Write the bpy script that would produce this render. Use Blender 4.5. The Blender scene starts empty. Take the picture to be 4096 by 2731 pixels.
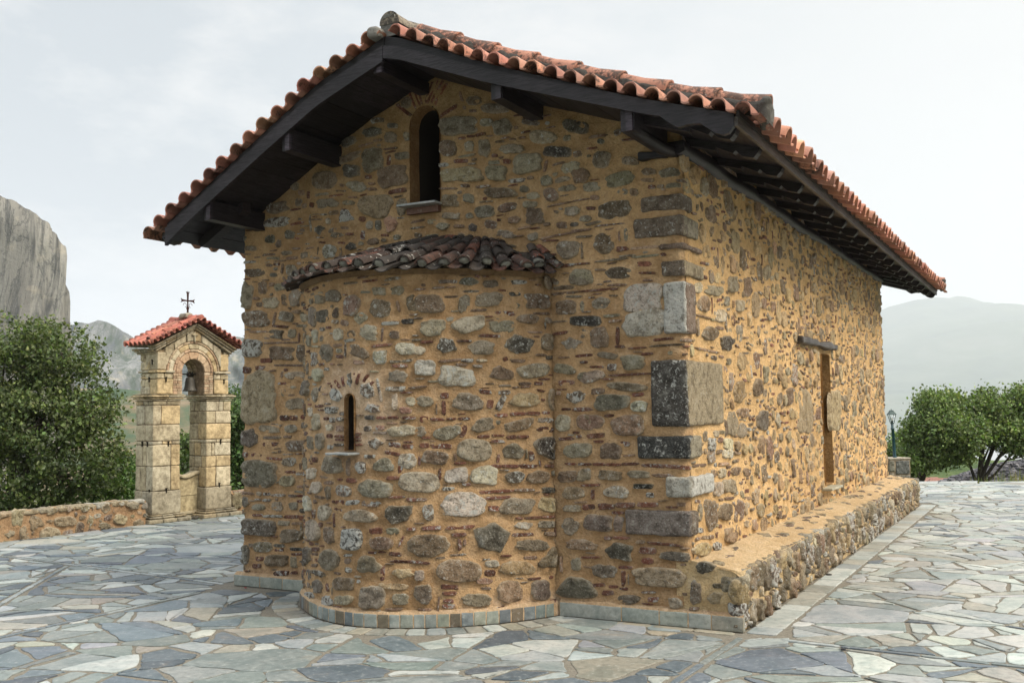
import bpy, math, random
import numpy as np
random.seed(7); RNG = np.random.default_rng(11)
D = bpy.data; SC = bpy.context.scene; COL = SC.collection
# ---------------------------------------------------------------- camera model (fitted to the photograph)
F_PX, PITCH, ROLL, TH = 4039.36, 0.0675108, 0.0144741, 0.49774
CX, CY, HC = 2048.0, 1365.5, 1.65
def _cam():
    fwd = np.array([0, math.cos(PITCH), math.sin(PITCH)]); up0 = np.array([0, -math.sin(PITCH), math.cos(PITCH)])
    r0 = np.array([1., 0, 0])
    return fwd, math.cos(ROLL)*r0 - math.sin(ROLL)*up0, math.sin(ROLL)*r0 + math.cos(ROLL)*up0
FWD, RIGHT, UP = _cam()
CAMP = np.array([0, 0, HC])
def ray(x, y): return FWD*F_PX + RIGHT*(x-CX) - UP*(y-CY)
def ground(x, y, z=0.0):
    d = ray(x, y); return CAMP + d*((z-HC)/d[2])
def at(x, y, dist):                       # world point seen at a photo position, at a given distance ahead
    d = ray(x, y); return CAMP + d*(dist/d[1])
U = np.array([math.cos(TH), -math.sin(TH), 0]); W = np.array([math.sin(TH), math.cos(TH), 0])
O = ground(2975.8, 2530)                  # right front plinth corner of the chapel
def loc(P): P = np.asarray(P)-O; return np.array([P@U, P@W, P[2]])
CL = loc(CAMP)
def lray(x, y): d = ray(x, y); return np.array([d@U, d@W, d[2]])

# ---------------------------------------------------------------- noise
def _hash(i, j, k, s):
    n = (i*374761393 + j*668265263 + k*1274126177 + s*974634777) & 0xFFFFFFFF
    n = ((n ^ (n >> 13))*1103515245) & 0xFFFFFFFF
    n = n ^ (n >> 16)
    return (n & 0xFFFFFF)/float(0xFFFFFF)*2-1
def vnoise(P, scale=1.0, seed=0):
    P = np.asarray(P, dtype=np.float64)*scale + 1000.0
    I = np.floor(P).astype(np.int64); f = P-I; f = f*f*(3-2*f)
    i, j, k = I[:, 0], I[:, 1], I[:, 2]; out = 0
    for a in (0, 1):
        for b in (0, 1):
            for c in (0, 1):
                w = (f[:, 0] if a else 1-f[:, 0])*(f[:, 1] if b else 1-f[:, 1])*(f[:, 2] if c else 1-f[:, 2])
                out = out + w*_hash(i+a, j+b, k+c, seed)
    return out
def fbm(P, scale=1.0, octv=3, seed=0, gain=.5):
    o = 0; a = 1.0
    for q in range(octv): o = o + a*vnoise(P, scale*2**q, seed+q*17); a *= gain
    return o

# ---------------------------------------------------------------- mesh builder
class MB:
    def __init__(s): s.V=[]; s.C=[]; s.F=[]; s.M=[]; s.n=0
    def add(s, v, faces, col=(1,1,1,0), mat=0):
        v = np.asarray(v, dtype=np.float64).reshape(-1, 3)
        c = np.asarray(col, dtype=np.float64)
        if c.ndim == 1: c = np.tile(c, (len(v), 1))
        if c.shape[1] == 3: c = np.c_[c, np.zeros(len(c))]
        s.V.append(v); s.C.append(c)
        faces = np.asarray(faces, dtype=np.int64)
        s.F.append(faces + s.n); s.M.append(np.full(len(faces), mat, dtype=np.int32)); s.n += len(v)
    def poly(s, v, col=(1,1,1,0), mat=0):
        s.add(v, [list(range(len(v)))], col, mat)
    def build(s, name, mats, parent=None, smooth=True, sharp=None):
        V = np.concatenate(s.V); C = np.concatenate(s.C)
        me = D.meshes.new(name); me.vertices.add(len(V)); me.vertices.foreach_set('co', V.ravel())
        lt = []; li = []; mi = []
        for f, m in zip(s.F, s.M):
            if len(f) == 0: continue
            lt.append(np.full(len(f), f.shape[1])); li.append(f.ravel()); mi.append(m)
        lt = np.concatenate(lt); li = np.concatenate(li); mi = np.concatenate(mi)
        me.loops.add(len(li)); me.loops.foreach_set('vertex_index', li.astype(np.int32))
        me.polygons.add(len(lt)); ls = np.r_[0, np.cumsum(lt)[:-1]]
        me.polygons.foreach_set('loop_start', ls.astype(np.int32)); me.polygons.foreach_set('loop_total', lt.astype(np.int32))
        me.polygons.foreach_set('material_index', mi)
        me.polygons.foreach_set('use_smooth', np.full(len(lt), bool(smooth)))
        for m in (mats if isinstance(mats, (list, tuple)) else [mats]): me.materials.append(m)
        at_ = me.color_attributes.new('Col', 'FLOAT_COLOR', 'POINT'); at_.data.foreach_set('color', C.astype(np.float32).ravel())
        me.update(calc_edges=True); me.validate()
        if sharp is not None: me.set_sharp_from_angle(angle=math.radians(sharp))
        o = D.objects.new(name, me); COL.objects.link(o)
        if parent is not None: o.parent = parent
        return o
def grid_faces(nr, nc, wrap=False):
    r = np.arange(nr-1)[:, None]; c = np.arange(nc if wrap else nc-1)[None, :]
    a = r*nc+c; b = r*nc+(c+1) % nc; d = (r+1)*nc+c; e = (r+1)*nc+(c+1) % nc
    return np.stack([a, b, e, d], -1).reshape(-1, 4)
def box(mb, c, size, rot=None, col=(1,1,1,0), mat=0, taper=1.0):
    h = np.asarray(size)/2
    v = np.array([[x, y, z] for z in (-1, 1) for y in (-1, 1) for x in (-1, 1)], float)*h
    v[4:, :2] *= taper
    if rot is not None: v = v@np.asarray(rot).T
    mb.add(v+np.asarray(c), [[0,2,3,1],[4,5,7,6],[0,1,5,4],[2,6,7,3],[0,4,6,2],[1,3,7,5]], col, mat)
def obox(mb, p0, p1, w, h, up=(0,0,1), col=(1,1,1,0), mat=0):     # bar from p0 to p1, width w, height h
    p0 = np.asarray(p0, float); p1 = np.asarray(p1, float); d = p1-p0; L = np.linalg.norm(d); d /= L
    s = np.cross(d, up); s /= np.linalg.norm(s); u = np.cross(s, d)
    box(mb, (p0+p1)/2, (L, w, h), np.stack([d, s, u], 1), col, mat)
def rotz(a): c, s = math.cos(a), math.sin(a); return np.array([[c,-s,0],[s,c,0],[0,0,1]])
def rbox(mb, c, size, r=.02, n=6, noise=.006, ns=9.0, rot=None, col=(1,1,1,0), mat=0, seed=0, nvec=None):
    # rounded, roughened block
    h = np.asarray(size, float)/2; r = min(r, h.min()*.9)
    n3 = [max(3, min(n, int(s/max(size)*n)+2)) for s in size]
    for ax in range(3):
        a1, a2 = [(1, 2), (2, 0), (0, 1)][ax]
        for sg in (-1, 1):
            g1 = np.linspace(-1, 1, n3[a1]+1); g2 = np.linspace(-1, 1, n3[a2]+1)
            # pull extra rows to the rim so the rounding is resolved
            g1 = np.unique(np.r_[g1, -1+.5*r/h[a1], -1+r/h[a1], 1-r/h[a1], 1-.5*r/h[a1]]); g2 = np.unique(np.r_[g2, -1+.5*r/h[a2], -1+r/h[a2], 1-r/h[a2], 1-.5*r/h[a2]])
            A, B = np.meshgrid(g1, g2, indexing='ij'); q = np.zeros(A.shape+(3,))
            q[..., ax] = sg*h[ax]; q[..., a1] = A*h[a1]; q[..., a2] = B*h[a2]; q = q.reshape(-1, 3)
            inn = np.clip(q, -(h-r), h-r); dd = q-inn; ln = np.linalg.norm(dd, axis=1, keepdims=True); nr = dd/np.maximum(ln, 1e-9)
            p = inn+nr*r
            k = fbm(p+seed*3.7, ns, 3, seed)
            p = p + nr*(k*noise)[:, None]
            f = grid_faces(len(g1), len(g2))
            if sg < 0: f = f[:, ::-1]
            if rot is not None: p = p@np.asarray(rot).T
            mb.add(p+np.asarray(c), f, col, mat)
def tube(mb, pts, rad, seg=8, col=(1,1,1,0), mat=0, cap=True):
    pts = np.asarray(pts, float); n = len(pts); rad = np.broadcast_to(rad, (n,))
    T = np.gradient(pts, axis=0); T /= np.linalg.norm(T, axis=1, keepdims=True)
    ref = np.array([0, 0, 1.]) if abs(T[0, 2]) < .9 else np.array([1., 0, 0]); rows = []
    a = np.arange(seg)/seg*2*math.pi
    for i in range(n):
        s = np.cross(T[i], ref); s /= np.linalg.norm(s); u = np.cross(s, T[i]); ref = u
        rows.append(pts[i]+rad[i]*(np.cos(a)[:, None]*s+np.sin(a)[:, None]*u))
    mb.add(np.concatenate(rows), grid_faces(n, seg, True)[:, ::-1], col, mat)
    if cap:
        for i in (0, n-1): mb.poly(rows[i] if i else rows[i][::-1], col, mat)
def lathe(mb, prof, c, seg=24, col=(1,1,1,0), mat=0):
    a = np.arange(seg)/seg*2*math.pi
    v = np.concatenate([np.c_[r*np.cos(a), r*np.sin(a), np.full(seg, z)] for r, z in prof])
    mb.add(v+np.asarray(c), grid_faces(len(prof), seg, True), col, mat)

# ---------------------------------------------------------------- objects
def tag(o, label=None, cat=None, group=None, kind=None):
    if label: o['label'] = label
    if cat: o['category'] = cat
    if group: o['group'] = group
    if kind: o['kind'] = kind
    return o
def empty(name, p=(0,0,0), rz=0.0):
    o = D.objects.new(name, None); COL.objects.link(o); o.location = p; o.rotation_euler = (0, 0, rz); o.empty_display_size = .2
    return o

# ---------------------------------------------------------------- materials
def newmat(name):
    m = D.materials.new(name); m.use_nodes = True; nt = m.node_tree
    for n in list(nt.nodes): nt.nodes.remove(n)
    return m, nt
def N(nt, t, ins=None, **kw):
    n = nt.nodes.new(t)
    for k, v in kw.items(): setattr(n, k, v)
    if ins:
        for k, v in ins.items():
            s = n.inputs[k]
            if isinstance(v, bpy.types.NodeSocket): nt.links.new(v, s)
            else: s.default_value = v
    return n
def noise(nt, vec, scale, detail=4, rough=.6, dist=0.0):
    return N(nt, 'ShaderNodeTexNoise', {'Vector': vec, 'Scale': scale, 'Detail': detail, 'Roughness': rough, 'Distortion': dist})
def ramp(nt, fac, stops, interp='LINEAR'):
    r = N(nt, 'ShaderNodeValToRGB', {'Fac': fac}); cr = r.color_ramp; cr.interpolation = interp
    while len(cr.elements) > 1: cr.elements.remove(cr.elements[-1])
    cr.elements[0].position = stops[0][0]; cr.elements[0].color = tuple(stops[0][1])+(1,) if len(stops[0][1]) == 3 else stops[0][1]
    for p, c in stops[1:]:
        e = cr.elements.new(p); e.color = tuple(c)+(1,) if len(c) == 3 else c
    return r.outputs['Color']
def mixc(nt, fac, a, b, mode='MIX'):
    m = N(nt, 'ShaderNodeMix', data_type='RGBA', blend_type=mode)
    for i, v in ((0, fac), (6, a), (7, b)):
        if isinstance(v, bpy.types.NodeSocket): nt.links.new(v, m.inputs[i])
        else: m.inputs[i].default_value = v if i == 0 or len(v) == 4 else tuple(v)+(1,)
    return m.outputs[2]
def math_(nt, op, a, b=0.0):
    m = N(nt, 'ShaderNodeMath', operation=op)
    for i, v in ((0, a), (1, b)):
        if isinstance(v, bpy.types.NodeSocket): nt.links.new(v, m.inputs[i])
        else: m.inputs[i].default_value = v
    return m.outputs[0]
def finish(nt, col, rough=.85, bump=None, bstr=.5, bdist=.01, spec=.3, metal=0.0, extra=None):
    ins = {'Base Color': col if isinstance(col, bpy.types.NodeSocket) else tuple(col)+(1,), 'Roughness': rough, 'Specular IOR Level': spec, 'Metallic': metal}
    if extra: ins.update(extra)
    p = N(nt, 'ShaderNodeBsdfPrincipled', ins)
    if bump is not None:
        b = N(nt, 'ShaderNodeBump', {'Height': bump, 'Strength': bstr, 'Distance': bdist}); nt.links.new(b.outputs[0], p.inputs['Normal'])
    o = N(nt, 'ShaderNodeOutputMaterial', {'Surface': p.outputs[0]})
    return p
def objco(nt): return N(nt, 'ShaderNodeTexCoord').outputs['Object']

def m_mortar(name, base, dark, pale, sandy=1.0):
    m, nt = newmat(name); v = objco(nt)
    n1 = noise(nt, v, 1.3, 5, .6).outputs[0]; n2 = noise(nt, v, 9, 5, .65).outputs[0]; n3 = noise(nt, v, 55, 4, .7).outputs[0]; n4 = noise(nt, v, 190, 2, .6).outputs[0]
    att = N(nt, 'ShaderNodeAttribute', attribute_name='Col').outputs['Color']
    c = mixc(nt, ramp(nt, math_(nt, 'ADD', math_(nt, 'MULTIPLY', n1, .6), math_(nt, 'MULTIPLY', n2, .4)), [(.40, (0,0,0)), (.56, (1,1,1))]), dark, base)
    c = mixc(nt, math_(nt, 'MULTIPLY', ramp(nt, n2, [(.5, (0,0,0)), (.72, (1,1,1))]), .35), c, pale)
    c = mixc(nt, math_(nt, 'MULTIPLY', ramp(nt, n3, [(.32, (1,1,1)), (.52, (0,0,0))]), .6), c, tuple(x*.5 for x in base)); n6 = noise(nt, v, 24, 4, .7).outputs[0]
    c = mixc(nt, math_(nt, 'MULTIPLY', ramp(nt, n6, [(.34, (1,1,1)), (.48, (0,0,0))]), .35), c, tuple(x*.5 for x in base)); c = mixc(nt, math_(nt, 'MULTIPLY', ramp(nt, n6, [(.56, (0,0,0)), (.70, (1,1,1))]), .3), c, pale)
    c = mixc(nt, ramp(nt, n4, [(.69, (0,0,0)), (.74, (1,1,1))]), c, (.55, .47, .36))
    c = mixc(nt, ramp(nt, n4, [(.24, (1,1,1)), (.30, (0,0,0))]), c, (.10, .065, .04))
    c = mixc(nt, 1.0, c, att, 'MULTIPLY')
    h = math_(nt, 'ADD', math_(nt, 'ADD', math_(nt, 'MULTIPLY', n3, .8), math_(nt, 'MULTIPLY', n6, 1.1)), math_(nt, 'ADD', math_(nt, 'MULTIPLY', n4, .4), math_(nt, 'MULTIPLY', n2, 1.0)))
    finish(nt, c, .95, h, 1.0, .024, .15)
    return m
def m_stone(name='rubble_stone'):
    m, nt = newmat(name); v = objco(nt)
    a = N(nt, 'ShaderNodeAttribute', attribute_name='Col'); att = a.outputs['Color']; al = a.outputs['Alpha']
    n1 = noise(nt, v, 14, 5, .65).outputs[0]; n2 = noise(nt, v, 60, 4, .75).outputs[0]; n3 = noise(nt, v, 150, 3, .8).outputs[0]
    c = mixc(nt, math_(nt, 'MULTIPLY', ramp(nt, n1, [(.36, (1,1,1)), (.52, (0,0,0))]), .85), att, mixc(nt, 1.0, att, (.42, .39, .35), 'MULTIPLY'))
    c = mixc(nt, math_(nt, 'MULTIPLY', ramp(nt, n1, [(.55, (0,0,0)), (.68, (1,1,1))]), .5), c, mixc(nt, .5, att, (.50, .49, .43)))
    # crystalline speckle
    c = mixc(nt, math_(nt, 'MULTIPLY', ramp(nt, n2, [(.36, (1,1,1)), (.45, (0,0,0))]), .75), c, mixc(nt, 1.0, att, (.25, .24, .23), 'MULTIPLY'))
    c = mixc(nt, math_(nt, 'MULTIPLY', ramp(nt, n2, [(.58, (0,0,0)), (.66, (1,1,1))]), .55), c, (.50, .48, .42))
    # lichen blotches, amount carried by the stone
    n5 = noise(nt, v, 26, 6, .7, .4).outputs[0]
    li = math_(nt, 'ADD', n5, math_(nt, 'MULTIPLY', al, .22))
    c = mixc(nt, ramp(nt, li, [(.64, (0,0,0)), (.70, (.8,.8,.8))]), c, (.46, .46, .42))
    li2 = math_(nt, 'SUBTRACT', n5, math_(nt, 'MULTIPLY', al, .15))
    c = mixc(nt, math_(nt, 'MULTIPLY', ramp(nt, li2, [(.29, (1,1,1)), (.34, (0,0,0))]), .7), c, (.05, .047, .042))
    h = math_(nt, 'ADD', math_(nt, 'MULTIPLY', n1, 1.3), math_(nt, 'ADD', math_(nt, 'MULTIPLY', n2, .7), math_(nt, 'MULTIPLY', n3, .25)))
    finish(nt, c, .82, h, 1.0, .026, .3)
    return m
def m_tile(name, stain=.5):
    m, nt = newmat(name); v = objco(nt)
    a = N(nt, 'ShaderNodeAttribute', attribute_name='Col'); att = a.outputs['Color']; al = a.outputs['Alpha']
    n1 = noise(nt, v, 7, 5, .65).outputs[0]; n2 = noise(nt, v, 38, 5, .7).outputs[0]; n3 = noise(nt, v, 110, 3, .7).outputs[0]
    c = mixc(nt, math_(nt, 'MULTIPLY', ramp(nt, n1, [(.4, (0,0,0)), (.65, (1,1,1))]), .6), att, mixc(nt, 1.0, att, (.62, .55, .5), 'MULTIPLY'))
    c = mixc(nt, math_(nt, 'MULTIPLY', ramp(nt, n2, [(.55, (0,0,0)), (.7, (1,1,1))]), .3), c, (.55, .36, .26))
    soot = math_(nt, 'ADD', math_(nt, 'MULTIPLY', n2, .55), math_(nt, 'ADD', math_(nt, 'MULTIPLY', n1, .45), math_(nt, 'MULTIPLY', al, .3)))
    c = mixc(nt, math_(nt, 'MULTIPLY', ramp(nt, soot, [(.60, (0,0,0)), (.68, (1,1,1))]), .85), c, (.035, .03, .026))
    wl = math_(nt, 'ADD', noise(nt, v, 19, 6, .75, .5).outputs[0], math_(nt, 'MULTIPLY', al, .12))
    c = mixc(nt, math_(nt, 'MULTIPLY', ramp(nt, wl, [(.70, (0,0,0)), (.725, (1,1,1))]), .9), c, (.55, .53, .48))
    finish(nt, c, .8, math_(nt, 'ADD', n2, math_(nt, 'MULTIPLY', n3, .5)), .5, .006, .3)
    return m
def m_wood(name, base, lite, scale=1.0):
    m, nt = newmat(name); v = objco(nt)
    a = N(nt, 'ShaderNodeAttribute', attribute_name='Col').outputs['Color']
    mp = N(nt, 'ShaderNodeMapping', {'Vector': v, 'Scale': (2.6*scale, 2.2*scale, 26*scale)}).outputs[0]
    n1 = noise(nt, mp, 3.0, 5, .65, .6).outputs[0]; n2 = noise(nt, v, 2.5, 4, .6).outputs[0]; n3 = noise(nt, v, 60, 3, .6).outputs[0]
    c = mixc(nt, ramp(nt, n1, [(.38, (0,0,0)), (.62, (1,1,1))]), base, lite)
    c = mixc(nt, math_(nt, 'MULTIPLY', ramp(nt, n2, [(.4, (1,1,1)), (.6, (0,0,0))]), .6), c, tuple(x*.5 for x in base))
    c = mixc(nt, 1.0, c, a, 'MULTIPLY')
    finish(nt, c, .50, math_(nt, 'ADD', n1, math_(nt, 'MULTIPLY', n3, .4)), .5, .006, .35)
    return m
def m_slab(name):
    m, nt = newmat(name); v = objco(nt)
    a = N(nt, 'ShaderNodeAttribute', attribute_name='Col'); att = a.outputs['Color']
    n1 = noise(nt, v, 3.5, 5, .65, .6).outputs[0]; n2 = noise(nt, v, 22, 5, .7, .3).outputs[0]; n3 = noise(nt, v, 120, 3, .8).outputs[0]
    c = mixc(nt, math_(nt, 'MULTIPLY', ramp(nt, n1, [(.38, (1,1,1)), (.56, (0,0,0))]), .75), att, mixc(nt, 1.0, att, (.60, .68, .70), 'MULTIPLY'))
    c = mixc(nt, math_(nt, 'MULTIPLY', ramp(nt, n1, [(.60, (0,0,0)), (.72, (1,1,1))]), .45), c, mixc(nt, .5, att, (.36, .25, .14)))
    c = mixc(nt, math_(nt, 'MULTIPLY', ramp(nt, n2, [(.36, (1,1,1)), (.50, (0,0,0))]), .55), c, mixc(nt, 1.0, att, (.45, .46, .47), 'MULTIPLY'))
    c = mixc(nt, math_(nt, 'MULTIPLY', ramp(nt, n2, [(.56, (0,0,0)), (.68, (1,1,1))]), .35), c, (.5, .5, .46))
    c = mixc(nt, math_(nt, 'MULTIPLY', ramp(nt, n3, [(.66, (0,0,0)), (.74, (1,1,1))]), .5), c, (.6, .6, .56))
    c = mixc(nt, math_(nt, 'MULTIPLY', ramp(nt, n3, [(.26, (1,1,1)), (.32, (0,0,0))]), .5), c, (.06, .06, .06))
    r = math_(nt, 'ADD', .38, math_(nt, 'MULTIPLY', n2, .35))
    finish(nt, c, r, math_(nt, 'ADD', math_(nt, 'MULTIPLY', n1, 1.0), math_(nt, 'ADD', math_(nt, 'MULTIPLY', n2, .6), math_(nt, 'MULTIPLY', n3, .3))), .5, .008, .5)
    return m
def m_att(name, rough=.8, nscale=30, amt=.35, bstr=.4, bdist=.006, spec=.3, metal=0.0):
    m, nt = newmat(name); v = objco(nt)
    att = N(nt, 'ShaderNodeAttribute', attribute_name='Col').outputs['Color']
    n1 = noise(nt, v, nscale, 5, .65).outputs[0]; n2 = noise(nt, v, nscale*.2, 4, .6).outputs[0]
    k = math_(nt, 'ADD', math_(nt, 'MULTIPLY', n1, .6), math_(nt, 'MULTIPLY', n2, .4))
    c = mixc(nt, math_(nt, 'MULTIPLY', ramp(nt, k, [(.38, (1,1,1)), (.6, (0,0,0))]), amt), att, mixc(nt, 1.0, att, (.35, .33, .3), 'MULTIPLY'))
    finish(nt, c, rough, k, bstr, bdist, spec, metal)
    return m
def m_leaf(name):
    m, nt = newmat(name)
    a = N(nt, 'ShaderNodeAttribute', attribute_name='Col').outputs['Color']
    d = N(nt, 'ShaderNodeBsdfPrincipled', {'Base Color': a, 'Roughness': .45, 'Specular IOR Level': .35})
    t = N(nt, 'ShaderNodeBsdfTranslucent', {'Color': mixc(nt, 1.0, a, (1.3, 1.5, .6), 'MULTIPLY')})
    mx = N(nt, 'ShaderNodeMixShader', {0: .25, 1: d.outputs[0], 2: t.outputs[0]})
    N(nt, 'ShaderNodeOutputMaterial', {'Surface': mx.outputs[0]})
    return m
M_MORT = m_mortar('ochre_lime_mortar', (.56, .362, .188), (.39, .235, .115), (.68, .50, .33))
M_MORT2 = m_mortar('orange_lime_mortar', (.72, .47, .225), (.58, .36, .16), (.76, .57, .35))
M_STONE = m_stone(); M_TILE = m_tile('clay_tile')
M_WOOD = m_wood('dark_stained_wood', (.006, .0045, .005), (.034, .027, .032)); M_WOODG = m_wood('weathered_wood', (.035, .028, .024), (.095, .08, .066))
M_SLAB = m_slab('slate_slab')
M_DARK = newmat('unlit_room_black')[0]; finish(M_DARK.node_tree, (.022, .015, .010), .9)
M_PLAIN = m_att('painted_or_plain', .7); M_ASH = m_att('ashlar_limestone', .88, 17, .88, .9, .016)
M_CEM = m_att('dark_cement', .95, 34, .6, 1.0, .02); M_METAL = m_att('weathered_metal', .42, 40, .3, .2, .002, .5, .85)
M_PAINT = m_att('green_paint', .38, 20, .2, .1, .002, .5); M_BARK = m_att('bark', .9, 18, .6, .9, .02); M_LEAF = m_leaf('leaf')
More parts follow.
